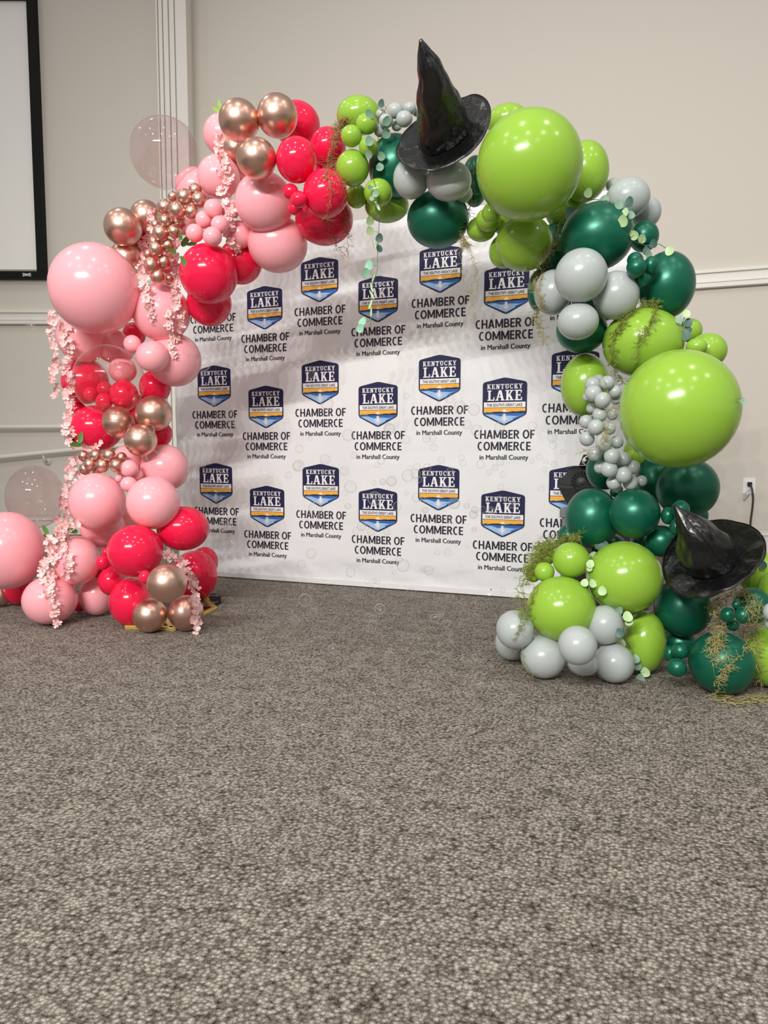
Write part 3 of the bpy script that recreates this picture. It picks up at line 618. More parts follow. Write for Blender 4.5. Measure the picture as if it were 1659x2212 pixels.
b('L', 1234, 1209.5, 41, 38.5, .38, 'lime balloon right of the mossy minis at the right base')
b('L', 1349, 1246.6, 83, 78, .46, 'large lime balloon with eucalyptus at its left side, right base')
b('L', 1212.6, 1314.7, 75.5, 70.5, .50, 'large lime balloon above the grey ones of the right base')
b('l1', 1176, 1235, 22, 21, .40, 'miniL2'); b('l1', 1152, 1238, 17, 20, .36, 'miniL2'); b('l1', 1179, 1201, 22, 20, .32, 'miniL2')
b('L', 1391, 1386, 49, 69, .34, 'lime balloon behind the trailing eucalyptus at the right base', True)
b('G', 1113, 1360, 42, 42.5, .56, 'grey balloon resting on another at the left end of the right base')
b('G', 1106, 1388, 37, 39, .44, 'grey balloon on the carpet at the left end of the right base', True)
b('G', 1173.5, 1418.6, 49.5, 47, .62, 'largest grey balloon on the carpet at the right base', True)
b('G', 1247.5, 1394, 43, 43, .72, 'grey balloon in front of the large lower lime balloon', False)
b('G', 1306, 1349.5, 42, 43, .66, 'grey balloon with eucalyptus beside it, topmost of the right base trio')
b('G', 1326, 1432, 45, 43.3, .72, 'grey balloon on the carpet left of the trailing eucalyptus end', True)
b('G', 1260, 1434, 35, 26, .52, 'grey balloon squeezed low between two others on the carpet')
b('K', 1475, 1312, 65, 63, .30, 'large forest green balloon right under the lower witch hat')
b('k1', 1469, 1406, 18, 18, .46, 'miniK3'); b('k1', 1462.5, 1442, 22, 21, .50, 'miniK3'); b('k1', 1447, 1412, 14, 18, .40, 'miniK3')
b('K', 1468, 1388, 38, 34, .24, 'forest green balloon in the gap behind the three minis at the right base')
b('K', 1559, 1431, 74.6, 68.6, .44, 'large forest green balloon on the carpet with moss trailing over it', True)
b('K', 1626, 1308, 42, 40, .28, 'forest green balloon under moss at the right, below the hat brim')
b('k1', 1572, 1328, 16, 17, .44, 'miniK4'); b('k1', 1605, 1329, 18, 18.5, .50, 'miniK4'); b('k1', 1590, 1306, 9.5, 9.5, .44, 'miniK4'); b('k1', 1583, 1351, 14, 12, .42, 'miniK4')
b('g1', 1666, 1322, 19, 20, .52, 'miniG3'); b('g1', 1668, 1346, 17, 17, .50, 'miniG3')
b('L', 1676, 1417, 80, 70, .36, 'lime balloon on the carpet cut off by the right edge', True)
b('L', 1640, 1240, 46, 50, .12, 'lime balloon behind the lower hat brim at the right edge')
b('L', 1668, 1275, 34, 40, .22, 'olive lime balloon at the very right edge below the hat brim')
CL = {'miniH': ('mini hot pink balloon left of the mossy hot pink balloon, {o}', 'three hot pink minis under the top'),
      'miniC': ('mini rose gold balloon in the long shoulder cluster, {o}', 'long cluster of mini rose gold balloons'),
      'miniP': ('mini pale pink balloon in the bunch on the left shoulder, {o}', 'bunch of mini pale pink balloons'),
      'miniH2': ('mini hot pink balloon behind the middle clear balloon, {o}', 'hot pink minis behind the clear balloon'),
      'miniC2': ('mini rose gold balloon in the short leg row, {o}', 'short row of mini rose gold balloons'),
      'miniP2': ('mini pale pink balloon right of the short chrome row, {o}', 'pale pink minis in the left leg'),
      'miniH3': ('mini hot pink balloon in the left base, {o}', 'hot pink minis in the left base'),
      'miniL': ('mini lime balloon beside the top eucalyptus, {o}', 'lime minis at the top'),
      'miniG': ('mini grey balloon left of the upper witch hat, {o}', 'grey minis at the top'),
      'miniK': ('mini forest green balloon on the right shoulder, {o}', 'forest green minis on the right shoulder'),
      'miniG2': ('mini grey balloon in the grape-like right string, {o}', 'grape-like string of mini grey balloons'),
      'miniK2': ('mini forest green balloon beside the lower hat tip, {o}', 'forest green minis by the lower hat'),
      'miniL2': ('mini lime balloon under the moss pile, {o}', 'mossy lime minis at the right base'),
      'miniK3': ('mini forest green balloon low between lime and forest balloons, {o}', 'forest green minis on the carpet'),
      'miniK4': ('mini forest green balloon under the lower hat brim, {o}', 'forest green minis under the hat brim'),
      'miniG3': ('mini grey balloon at the right edge, {o}', 'grey minis at the right edge')}
GRP = {'P': 'pale pink balloons', 'H': 'hot pink balloons', 'C': 'rose gold chrome balloons', 'X': 'clear bubble balloons', 'L': 'lime balloons', 'G': 'grey balloons', 'K': 'forest green balloons'}
for k in CL:
    it = sorted([q for q in B if q['lab'] == k], key=lambda q: q['y'])
    for i, q in enumerate(it): q['lab'] = CL[k][0].format(o=ordinal(i, len(it))); q['grp'] = CL[k][1]

NB = len(B)
px = np.array([q['x'] for q in B]); py = np.array([q['y'] for q in B]); rx = np.array([q['rx'] for q in B], float); ry = np.array([q['ry'] for q in B], float); sl = np.array([q['s'] for q in B])
fix = np.array([q['fl'] for q in B])
rays = np.array([list(ray(x, y)) for x, y in zip(px, py)])
cosA = np.cos(np.arctan((px - CX) / F)); cosE = np.cos(np.arctan((py - CY) / F))
kx = rx / F * cosA; kz = ry / F * cosE; kr = np.sqrt(kx * kz)
tarch = (BAN_D - ARCH_A / CT) * CT / (rays[:, 0] * ST + rays[:, 1] * CT)
T = tarch - sl
for i in range(NB):
    if fix[i]: T[i] = (CAMH - 0.002) / (kz[i] - rays[i, 2])
tgt = T.copy()
order = np.argsort(-sl, kind='stable'); rank = np.empty(NB); rank[order] = np.arange(NB)     # 0 = nearest the room
dpx = np.hypot(px[:, None] - px[None], py[:, None] - py[None]) ; rp_ = np.sqrt(rx * ry); near = dpx < (rp_[:, None] + rp_[None]) * 1.0
pairs = [(i, j) for i in range(NB) for j in range(NB) if i != j and rank[i] < rank[j] and near[i, j]]
I = np.array([p[0] for p in pairs]); J = np.array([p[1] for p in pairs])
KSQ = 0.90
tmin_floor = np.where(rays[:, 2] + 0 < 0, (CAMH - 0.0) / np.maximum(kz - rays[:, 2], 1e-6), 99.0)   # farther than this it would sink into the floor
for it in range(500):
    R = T * kr; tm = (T[I] + T[J]) / 2
    lat = np.linalg.norm(rays[I] - rays[J], axis=1) * tm
    need = np.sqrt(np.maximum((KSQ * (R[I] + R[J])) ** 2 - lat ** 2, 0.0))
    gap = T[J] - T[I]; lack = np.maximum(need - gap, 0)
    mv = np.zeros(NB); cnt = np.zeros(NB)
    wi = np.where(fix[I], 0, np.where(fix[J], 1.0, 0.5)); wj = np.where(fix[J], 0, np.where(fix[I], 1.0, 0.5))
    np.add.at(mv, I, -lack * wi); np.add.at(mv, J, lack * wj); np.add.at(cnt, I, lack > 1e-5); np.add.at(cnt, J, lack > 1e-5)
    T = T + 0.7 * mv / np.maximum(cnt, 1) + (0.015 if it < 380 else 0.0) * (tgt - T) * (~fix)
    tb = (BAN_D - 0.14) * CT / (rays[:, 0] * ST + rays[:, 1] * CT) - T * kr
    T = np.where(fix, T, np.minimum(np.minimum(T, tb), tmin_floor))
R = T * kr
for i_ in np.argsort(-np.abs(T - tgt))[:12]: print('SHIFT', round(float(T[i_] - tgt[i_]), 2), B[i_]['lab'])
print('balloon depth shift', float(np.abs(T - tgt).max()), 'residual lack', float(lack.max()), int((lack > .02).sum()), 'n', NB)

def balloon_mesh(name, m, nu=40, nv=28, knot=True):
    vs, fs = [], []
    for j in range(nv + 1):               # pole axis along +Y (away from the room): neck and knot
        a = math.pi * j / nv; r = math.sin(a); y = -math.cos(a)
        if y > 0.3: r *= 1 - 0.10 * ((y - 0.3) / 0.7) ** 2; y += 0.10 * ((y - 0.3) / 0.7) ** 2
        for i in range(nu): g = 2 * math.pi * i / nu; vs.append((max(r, 1e-4) * math.cos(g), y, max(r, 1e-4) * math.sin(g)))
    for j in range(nv):
        for i in range(nu): k = (i + 1) % nu; fs.append((j * nu + i, j * nu + k, (j + 1) * nu + k, (j + 1) * nu + i))
    if knot:
        base = len(vs)
        for (y, r) in ((1.08, 0.05), (1.13, 0.035), (1.15, 0.06), (1.18, 0.06), (1.20, 0.035), (1.26, 0.075)):
            for i in range(nu): g = 2 * math.pi * i / nu; vs.append((r * math.cos(g), y, r * math.sin(g)))
        for j in range(5):
            for i in range(nu): k = (i + 1) % nu; fs.append((base + j * nu + i, base + j * nu + k, base + (j + 1) * nu + k, base + (j + 1) * nu + i))
    me = mesh(name, vs, fs, True); me.materials.append(m); return me
BM = {'P': balloon_mesh('pale_pink_balloon', M_P), 'H': balloon_mesh('hot_pink_balloon', M_H), 'C': balloon_mesh('rose_gold_balloon', M_C), 'L': balloon_mesh('lime_balloon', M_L),
      'G': balloon_mesh('grey_balloon', M_G), 'K': balloon_mesh('forest_balloon', M_K), 'X': balloon_mesh('clear_balloon', M_X, knot=False)}
KIND = {'P': 'pale_pink_balloon', 'H': 'hot_pink_balloon', 'C': 'rose_gold_balloon', 'L': 'lime_balloon', 'G': 'grey_balloon', 'K': 'forest_green_balloon', 'X': 'clear_balloon'}
BO = []
for i, q in enumerate(B):
    code = q['c'][0].upper(); mini = q['c'][0].islower()
    c = CAM + Vector(rays[i]) * T[i]; az = math.atan2(c.x, c.y)
    rX, rZ = T[i] * kx[i], T[i] * kz[i]; rY = (rX + rZ) / 2
    if q['fl']: c.z = rZ + 0.002
    o = link(('mini_' if mini else '') + KIND[code], BM[code]); o.location = c; o.scale = (rX, rY, rZ); o.rotation_euler = (0, 0, -az)
    tag(o, q['lab'], 'balloon', q.get('grp') or GRP[code])
    BO.append((c, az, Vector((rX, rY, rZ)), code))
def surf(pxx, pyy, default=None, clear=False):       # nearest balloon surface along a sight line of the arch
    d = ray(pxx, pyy); best = None
    for (c, az, r, code) in BO:
        if code == 'X' and not clear: continue
        ca, sa = math.cos(az), math.sin(az); o = CAM - c
        def loc(v): return Vector(((v.x * ca - v.y * sa) / r.x, (v.x * sa + v.y * ca) / r.y, v.z / r.z))
        O, D = loc(o), loc(d); A = D.dot(D); Bq = O.dot(D); Cq = O.dot(O) - 1; disc = Bq * Bq - A * Cq
        if disc > 0:
            t = (-Bq - math.sqrt(disc)) / A
            if best is None or t < best: best = t
    return best if best is not None else default
def drape(pts, lift=0.02, step=6.0, smooth=3):
    """pixel polyline -> world points lying just in front of the balloons it hangs over"""
    P = []
    for (a, c) in zip(pts, pts[1:]):
        n = max(1, int(math.hypot(c[0] - a[0], c[1] - a[1]) / step))
        for k in range(n): P.append((a[0] + (c[0] - a[0]) * k / n, a[1] + (c[1] - a[1]) * k / n))
    P.append(pts[-1]); ts = [surf(x, y) for x, y in P]
    known = [i for i, t in enumerate(ts) if t is not None]
    if not known: ts = [(BAN_D - ARCH_A / CT) * CT / (ray(x, y).x * ST + ray(x, y).y * CT) - 0.05 for x, y in P]
    else:
        for i in range(len(ts)):
            if ts[i] is None:
                lo = max([k for k in known if k < i], default=None); hi = min([k for k in known if k > i], default=None)
                if lo is None: ts[i] = ts[hi]
                elif hi is None: ts[i] = ts[lo] if i - lo < 2 else ts[i - 1]
                else: ts[i] = ts[lo] + (ts[hi] - ts[lo]) * (i - lo) / (hi - lo)
    raw = list(ts)
    for _ in range(smooth):
        ts = [min(raw[i], (ts[max(i - 1, 0)] + ts[i] + ts[min(i + 1, len(ts) - 1)]) / 3) for i in range(len(ts))]
    return [at(x, y, t - lift) for (x, y), t in zip(P, ts)]
# ------------------------------------------------------------------ witch hats
from mathutils import noise as NZ_
def view_basis(p):
    v = (CAM - p).normalized(); e1 = Vector((0, 0, 1)).cross(v).normalized(); e2 = v.cross(e1); return e1, e2, v
def hat(label, bc, a_px, w_img, stations, skip, seed):
    p0 = at(bc[0], bc[1], 3.0); e1, e2, v = view_basis(p0)
    w = (e1 * w_img[0] + e2 * w_img[1] + v * w_img[2]).normalized()
    u = w.cross(v).normalized(); q = w.cross(u)          # brim plane axes
    T0 = 9.0; k = 3.0 / F
    for i in range(32):                                   # rest the brim against the balloons behind it
        g = 2 * math.pi * i / 32
        for rr in (1.0, 0.75):
            off = (u * math.cos(g) + q * math.sin(g)) * (a_px * rr * k); p = p0 + off
            d = p - CAM; dep = d.dot(AX_F); X = CX + F * d.dot(AX_R) / dep; Y = CY - F * d.dot(AX_U) / dep
            if skip(X, Y): continue
            s = surf(X, Y)
            if s is not None: T0 = min(T0, s / (dep / 3.0))
    T0 -= 0.012; c = at(bc[0], bc[1], T0); k = T0 / F; R = a_px * k
    e1, e2, v = view_basis(c)
    root = empty('witch_hat', c, label, 'hat', 'black witch hats')
    NU = 96; vs, fs = [], []
    rr = [0.40, 0.5, 0.62, 0.74, 0.86, 0.94, 1.0]
    for j, f in enumerate(rr):
        for i in range(NU):
            g = 2 * math.pi * i / NU
            h = 0.030 * (f - 0.4) * math.sin(2 * g + seed) + 0.014 * f * NZ_.noise(Vector((3.2 * f * math.cos(g), 3.2 * f * math.sin(g), seed))) - 0.02 * (1 - f)
            vs.append(u * (math.cos(g) * R * f) + q * (math.sin(g) * R * f) + w * (h * 0.7))
    for j in range(len(rr) - 1):
        for i in range(NU): i2 = (i + 1) % NU; fs.append((j * NU + i, (j + 1) * NU + i, (j + 1) * NU + i2, j * NU + i2))
    o = link('brim', mesh('brim', vs, fs, True), root, M_vinyl); s = o.modifiers.new('thick', 'SOLIDIFY'); s.thickness = 0.003; s.offset = 0
    m = MB(); m.tube([vs[(len(rr) - 1) * NU + i] for i in range(NU)] + [vs[(len(rr) - 1) * NU], vs[(len(rr) - 1) * NU + 1]], 0.0028, 6)
    link('brim_piping', m.mesh('brim_piping', True), o, M_black)
    # crown: rings along a slumped centreline
    C = []
    for (sx, sy, rpx, tw) in stations: C.append((e1 * ((sx - bc[0]) * k) - e2 * ((sy - bc[1]) * k) + v * tw, rpx * k))
    fine = []
    for i in range(len(C) - 1):
        for s in range(7): t = s / 7; fine.append((C[i][0].lerp(C[i + 1][0], t), C[i][1] * (1 - t) + C[i + 1][1] * t))
    fine.append(C[-1]); vs, fs = [], []; NC = 72
    for j, (p, r) in enumerate(fine):
        t = (fine[min(j + 2, len(fine) - 1)][0] - fine[max(j - 2, 0)][0]).normalized(); f = min(1, j / 10); n = (w * (1 - f) + t * f).normalized()
        a = n.cross(v).normalized() if abs(n.dot(v)) < 0.98 else u; bq = n.cross(a)
        for i in range(NC):
            g = 2 * math.pi * i / NC; d = a * math.cos(g) + bq * math.sin(g)
            z = j / len(fine)
            cr = 0.11 * (abs(NZ_.noise(Vector((1.4 * math.cos(g), 1.4 * math.sin(g), 3.2 * z + seed)))) - 0.2) * 2 + 0.05 * (0.4 - abs(NZ_.noise(Vector((3.2 * math.cos(g), 3.2 * math.sin(g), 6 * z + seed * 2)))))
            vs.append(p + d * (r * (1 + cr * (0.5 + math.sin(math.pi * min(z * 1.3, 1))))))
    for j in range(len(fine) - 1):
        for i in range(NC): i2 = (i + 1) % NC; fs.append((j * NC + i, j * NC + i2, (j + 1) * NC + i2, (j + 1) * NC + i))
    fs.append(tuple((len(fine) - 1) * NC + i for i in range(NC)))
    cro = link('crown', mesh('crown', vs, fs, True), root, M_vinyl)
    m = MB(); m.tube([vs[j * NC + int(NC * 0.80)] + v * 0.001 for j in range(6, len(fine) - 2)], 0.0018, 5); link('crown_seam', m.mesh('crown_seam', True), cro, M_black)
    return root
hat('black pointed witch hat on top of the arch above two grey balloons', (957, 287), 108, (-0.36, 0.77, 0.53),
    [(958, 289, 60, 0.0), (952.5, 256, 50, 0.085), (944, 226, 39, 0.15), (938, 199, 31, 0.19), (928, 170, 23, 0.22), (920, 151, 14.5, 0.235), (914.5, 135, 5.5, 0.245), (913.2, 129, 2.5, 0.247)], lambda X, Y: X > 1035 and Y > 240, 1.3)
hat('black pointed witch hat slumped over the forest green balloons, lower right', (1537, 1203), 107, (-0.36, 0.60, 0.72),
    [(1535, 1204, 58, 0.0), (1520, 1182, 51, 0.06), (1506, 1160, 41, 0.10), (1489, 1136, 25, 0.125), (1475, 1117, 13, 0.14), (1463.5, 1101, 3.5, 0.15), (1462, 1098, 1.2, 0.15)], lambda X, Y: Y < 1130 and X > 1475, 4.1)

# ------------------------------------------------------------------ bubble machine on its stand
def mach():
    T = 3.72; p = at(1255, 1040, T); e1, e2, v = view_basis(p); k = T / F
    root = empty('bubble_machine', p, 'black bubble machine on the grey stand, half hidden by a forest green balloon', 'bubble machine')
    def L(zx, zy, tw=0): return e1 * ((1190 + zx / 10.05 - 1255) * k) - e2 * ((960 + zy / 10.05 - 1040) * k) + v * tw
    def sheet(name, pts, depth, m, par=root):
        mb = MB(); n = len(pts); mb.v = [L(*q) for q in pts] + [L(*q) - v * depth for q in pts]
        mb.face(range(n)); mb.face(range(2 * n - 1, n - 1, -1))
        for i in range(n): j = (i + 1) % n; mb.face((i, n + i, n + j, j))
        return link(name, mb.mesh(name), par, m)
    bevel(sheet('housing', [(400, 560, .0), (185, 800, .0), (190, 880, .0), (740, 950, .0), (1100, 930, .0), (1120, 800, .0), (900, 560, .0)], 0.2, M_black), 0.003)
    bevel(sheet('lower_panel', [(190, 880, .0), (190, 960, .0), (370, 1320, -.06), (900, 1320, -.06), (1100, 930, .0), (740, 950, .0)], 0.13, mat('panel_grey', srgb(58, 58, 60), 0.4)), 0.003)
    bevel(sheet('bubble_hopper', [(340, 540, -.02), (480, 460, -.05), (820, 455, -.05), (930, 560, -.02)], 0.12, mat('wet_black', srgb(12, 12, 14), 0.1)), 0.003)
    mb = MB(); c = L(655, 800, 0.003)
    mb.tube([c - v * 0.004, c + v * 0.003], 0.020, 24); hub = link('fan_hub', mb.mesh('fan_hub', True), root, mat('hub_grey', srgb(70, 74, 78), 0.5))
    for i in range(16):
        g = 2 * math.pi * i / 16; d = e1 * math.cos(g) + e2 * math.sin(g); t = -e1 * math.sin(g) + e2 * math.cos(g); mb = MB()
        a, bq = c + d * 0.027, c + d * 0.052
        mb.v = [a - t * .003, bq - t * .006, bq + t * .006, a + t * .003, a - t * .003 + v * .002, bq - t * .006 + v * .002, bq + t * .006 + v * .002, a + t * .003 + v * .002]
        for q in ((3, 2, 1, 0), (4, 5, 6, 7), (0, 1, 5, 4), (1, 2, 6, 5), (2, 3, 7, 6), (3, 0, 4, 7)): mb.face(q)
        link('fan_slot', mb.mesh('fan_slot'), hub, bpy.data.materials['wet_black'])
    bevel(sheet('handle_bracket', [(600, 450, -.04), (690, 215, -.04), (900, 215, -.04), (900, 450, -.04)], 0.02, M_black), 0.002)
    mb = MB(); mb.tube([L(800, 230, -.03), L(700, 300, -.03), L(680, 380, -.03), L(740, 455, -.03)], 0.004, 6); mb.tube([L(680, 315, -.028), L(740, 365, -.028)], 0.010, 6)
    link('cord_tie', mb.mesh('cord_tie', True), root, M_plate)
    # stand
    M_grey = mat('scuffed_grey_metal', srgb(122, 122, 124), 0.5, metal=0.2)
    z = at(1214, 1098, T).z; c0 = at(1214, 1098, T); st = empty('equipment_stand', Vector((c0.x + 0.2, c0.y + 0.1, 0)), 'grey metal stand with black sides under the bubble machine', 'stand')
    Rz = Matrix.Rotation(-0.55, 3, 'Z'); 
    def S(x, y, zz): return Rz @ Vector((x, y, zz)) + Vector((c0.x, c0.y, 0)) - Vector((c0.x + 0.2, c0.y + 0.1, 0))
    def sbox(name, a, bb, m):
        mb = MB(); xs = (a[0], bb[0]); ys = (a[1], bb[1]); zs = (a[2], bb[2])
        mb.v = [S(x, y, q) for q in zs for (x, y) in ((xs[0], ys[0]), (xs[1], ys[0]), (xs[1], ys[1]), (xs[0], ys[1]))]
        for q in ((3, 2, 1, 0), (4, 5, 6, 7), (0, 1, 5, 4), (1, 2, 6, 5), (2, 3, 7, 6), (3, 0, 4, 7)): mb.face(q)
        return bevel(link(name, mb.mesh(name), st, m), 0.004)
    Wd = 0.40
    sbox('stand_top', (-0.01, -0.01, z - 0.05), (Wd, Wd, z), M_grey)
    for (x, y) in ((0, 0), (Wd - 0.04, 0), (0, Wd - 0.04), (Wd - 0.04, Wd - 0.04)): sbox('stand_leg', (x, y, 0), (x + 0.03, y + 0.03, z - 0.05), M_grey)
    sbox('side_panel', (0.004, 0.035, 0.02), (0.018, Wd - 0.045, z - 0.055), M_black); sbox('side_panel', (0.035, 0.006, 0.02), (Wd - 0.045, 0.02, z - 0.055), mat('brown_black_panel', srgb(48, 34, 34), 0.6))
mach()

# ------------------------------------------------------------------ gold floor frame of the left foot
M_gold = mat('gold_metal', srgb(226, 200, 110), 0.3, metal=0.6)
def floor_pt(x, y, z=0.0): d = ray(x, y); t = (CAMH - z) / -d.z; return CAM + d * t
gf = empty('gold_frame_base', floor_pt(400, 1345), 'gold edged floor base peeking out under the left chrome balloons', 'arch base')
def bar(a, c, par, wd=0.03, th=0.02, name='gold_bar', m=None):
    p, q = floor_pt(*a) - gf.location, floor_pt(*c) - gf.location; d = (q - p).normalized(); s = Vector((-d.y, d.x, 0)) * wd / 2; up = Vector((0, 0, th)); mb = MB()
    mb.v = [p - s, q - s, q + s, p + s, p - s + up, q - s + up, q + s + up, p + s + up]
    for f in ((3, 2, 1, 0), (4, 5, 6, 7), (0, 1, 5, 4), (1, 2, 6, 5), (2, 3, 7, 6), (3, 0, 4, 7)): mb.face(f)
    bevel(link(name, mb.mesh(name), par, m or M_gold), 0.003)
bar((464, 1318), (376, 1362), gf); bar((374, 1364), (352, 1338), gf); bar((464, 1318), (442, 1296), gf); bar((374, 1362), (272, 1358), gf)
bar((448, 1314), (380, 1350), gf, 0.09, 0.012, 'black_plate', M_black)
mb = MB(); p = floor_pt(458, 1308) - gf.location; mb.box(p + Vector((0.01, 0.05, 0.03)), (0.06, 0.05, 0.06)); mb.box(p + Vector((0.02, 0.02, 0.015)), (0.03, 0.09, 0.03)); bevel(link('black_foot', mb.mesh('black_foot'), gf, M_black), 0.008)

# ------------------------------------------------------------------ blossom garlands
def blossom_mesh(seed):
    r = random.Random(seed); vs, fs = [], []
    npet = 4 if seed % 2 else 5
    for p in range(npet):
        g = 2 * math.pi * p / npet + r.uniform(-.15, .15); L = r.uniform(.85, 1.1); k0 = len(vs)
        for j, (rad, wd) in enumerate(((0.08, 0.07), (0.4, 0.30), (0.75, 0.42), (1.0, 0.26))):
            for s in (-1, 0, 1):
                x, y = rad * L, s * wd; z = 0.32 * rad ** 1.6 + (0.06 if s == 0 else 0.14) * rad + r.uniform(-.05, .05) * rad
                vs.append((x * math.cos(g) - y * math.sin(g), x * math.sin(g) + y * math.cos(g), z))
        for j in range(3):
            for s in range(2): a = k0 + j * 3 + s; fs.append((a, a + 1, a + 4, a + 3))
    me = mesh('blossom', vs, fs, True); me.materials.append(M_blossom); return me
BLM = [blossom_mesh(s) for s in range(4)]
def leaf_mesh(name, m, long_=1.0):
    vs, fs = [], []; NR = 16
    for j in range(NR + 1):
        t = -math.cos(math.pi * j / NR); wd = math.sqrt(max(0.0, 1 - t * t)) * (1 - 0.22 * t) * (0.88 if long_ <= 1.1 else 0.55)
        for s in (-1, -0.6, 0, 0.6, 1): vs.append((s * max(wd, 0.004), t * long_, 0.18 * abs(s) * wd + 0.12 * t * t))
    for j in range(NR):
        for s in range(4): a = j * 5 + s; fs.append((a, a + 1, a + 6, a + 5))
    me = mesh(name, vs, fs, True); me.materials.append(m); return me
LEAF = leaf_mesh('leaf', M_leaf, 1.3); EUC = leaf_mesh('leaf', M_euc, 1.0); EUCL = leaf_mesh('leaf', M_eucl, 1.0); EUCD = leaf_mesh('leaf', mat('dark_eucalyptus_leaf', srgb(72, 104, 92), 0.5), 1.05)
MINT = leaf_mesh('leaf', mat('mint_eucalyptus_leaf', srgb(150, 205, 172), 0.5), 1.1)
def place(name, me, root, p, size, rnd, face=1.0, spin=None):
    o = link(name, me, root); e1, e2, v = view_basis(p)
    n = (v * face + e1 * rnd.uniform(-.9, .9) + e2 * rnd.uniform(-.5, .9)).normalized()
    o.rotation_mode = 'QUATERNION'; q = n.to_track_quat('Z', 'Y')
    from mathutils import Quaternion
    o.rotation_quaternion = q @ Quaternion((0, 0, 1), rnd.uniform(0, 6.28) if spin is None else spin); o.location = p - root.location; o.scale = (size,) * 3
    return o
def zs(pts, ox, oy, k): return [(ox + x / k, oy + y / k) for x, y in pts]
def garland(label, paths, seed, leaves=()):
    """paths: (pixel polyline, half width px start, half width px end, blossoms, blossom px)"""
    rnd = random.Random(seed); allp = [drape(p[0], 0.018) for p in paths]
    root = empty('blossom_garland', allp[0][0], label, 'flower garland', 'pale pink blossom garlands')
    for P, pa in zip(allp, paths):
        mb = MB(); mb.tube([q - root.location + Vector((0, 0.008, 0)) for q in P], 0.0016, 5); link('stem', mb.mesh('stem', True), root, M_bstem)
        n = pa[3]
        for i in range(n):
            f = (i + rnd.uniform(0, 1)) / n; s = f * (len(P) - 1); j = min(int(s), len(P) - 2); base = P[j].lerp(P[j + 1], s - j)
            hw = pa[1] + (pa[2] - pa[1]) * f; d = base - CAM; t = d.dot(AX_F); X = CX + F * d.dot(AX_R) / t + rnd.gauss(0, .55) * hw; Y = CY - F * d.dot(AX_U) / t + rnd.uniform(-5, 5)
            tt = surf(X, Y, t); tt = min(tt, t + 0.05) if tt is not None else t; tt = max(min(tt, t + .03), t - 0.06) - rnd.uniform(0.008, 0.03)
            place('blossom', BLM[rnd.randrange(4)], root, at(X, Y, tt), pa[4] * rnd.uniform(.65, 1.1) * t / F, rnd, 0.9)
    for (x, y, r, a) in leaves:
        t = (surf(x, y) or (allp[0][0] - CAM).dot(AX_F)) - 0.02; place('leaf', LEAF, root, at(x, y, t), r * t / F, rnd, 1.4, a)
    return root
garland('pale pink blossom garland hanging free on the outer left side under the giant balloon',
        [([(117, 672), (113, 705), (107, 723), (116, 750), (117.5, 771), (119, 793), (113, 811), (119, 832), (120, 856)], 5, 5, 26, 9)], 11)
garland('long pale pink blossom garland down the outer edge of the left leg',
        [([(124, 690), (142, 712), (145, 738), (148, 762), (144, 790), (147, 812), (153, 844), (148, 870), (149, 900), (149, 932), (156, 962)], 10, 8, 62, 9),
         ([(165, 985), (158, 1010), (165, 1030), (150, 1050), (142, 1080), (140, 1110), (128, 1130)], 12, 14, 38, 9.5)], 12)
garland('wide pale pink blossom fall between the two large pale balloons, left base',
        [([(158, 1125), (135, 1140), (115, 1165), (108, 1195), (102, 1230), (104, 1262), (108, 1290)], 19, 21, 60, 10), ([(140, 1150), (142, 1180), (146, 1215), (140, 1245)], 9, 7, 22, 9.5), ([(108, 1285), (114, 1305), (118, 1325), (121, 1352)], 8, 4, 14, 8.5)], 13, [(156, 1146, 10, 1.2), (98, 1145, 9, .4)])
garland('pale pink blossom garland with green leaves right of the mini chrome cluster',
        [([(392, 520), (380, 535), (372, 560), (384, 580), (386, 605), (380, 628), (377, 650)], 14, 6, 42, 10), ([(377, 650), (368, 676), (364, 700), (372, 722), (371, 745), (377, 775)], 6, 5, 18, 8.5), ([(384, 640), (392, 672), (391, 700), (386, 716), (380, 745)], 4, 4, 13, 8.5)], 14,
        [(370, 541, 9, 1.2), (397, 565, 10, .5), (402, 520, 12, -.8), (414, 527, 9, 1.9), (389, 508, 8, .3)])
garland('thin pale pink blossom garland left of the mini chrome cluster on the shoulder',
        [([(322, 450), (326, 478), (326, 500), (314, 515), (309, 530), (307, 555), (304, 580), (312, 600), (317, 622), (320, 650), (322, 672), (326, 690)], 8, 5, 48, 9.5)], 15, [(346, 463, 7, 1.0)])
garland('pale pink blossom garland below the chrome trio at the pink top',
        [([(477, 290), (480, 315), (480, 338), (487, 356), (491, 375), (489, 395), (482, 412)], 8, 11, 34, 9.5), ([(501, 418), (489, 435), (492, 447), (497, 472), (501, 495), (494, 507), (497, 524), (513, 540)], 8, 5, 30, 9.5)], 16)
garland('short pale pink blossom spray beside the chrome balloons on the carpet',
        [([(360, 1188), (372, 1203), (392, 1212), (402, 1228), (412, 1248), (420, 1270), (420, 1292), (424, 1316), (420, 1338), (426, 1364)], 9, 5, 54, 9.5)], 17)
garland('small blossom and leaf sprig above the short row of mini chrome balloons',
        [([(172, 955), (186, 968), (200, 966), (222, 957)], 4, 4, 7, 8.5)], 18, [(160, 953, 9, .6), (174, 945, 10, -.2), (163, 960, 10, 1.5), (189, 970, 8, 1.3), (247, 972, 6, .8)])
rs = random.Random(5); t0 = (BAN_D - ARCH_A / CT) * CT / (ray(472, 230).x * ST + ray(472, 230).y * CT)
sp_ = empty('leaf_sprig', at(474, 240, t0), 'bright green leaf sprig poking out behind the upper left chrome balloon', 'leaf sprig')
lf = leaf_mesh('leaf', mat('fresh_leaf', srgb(160, 205, 80), 0.55), 1.3)
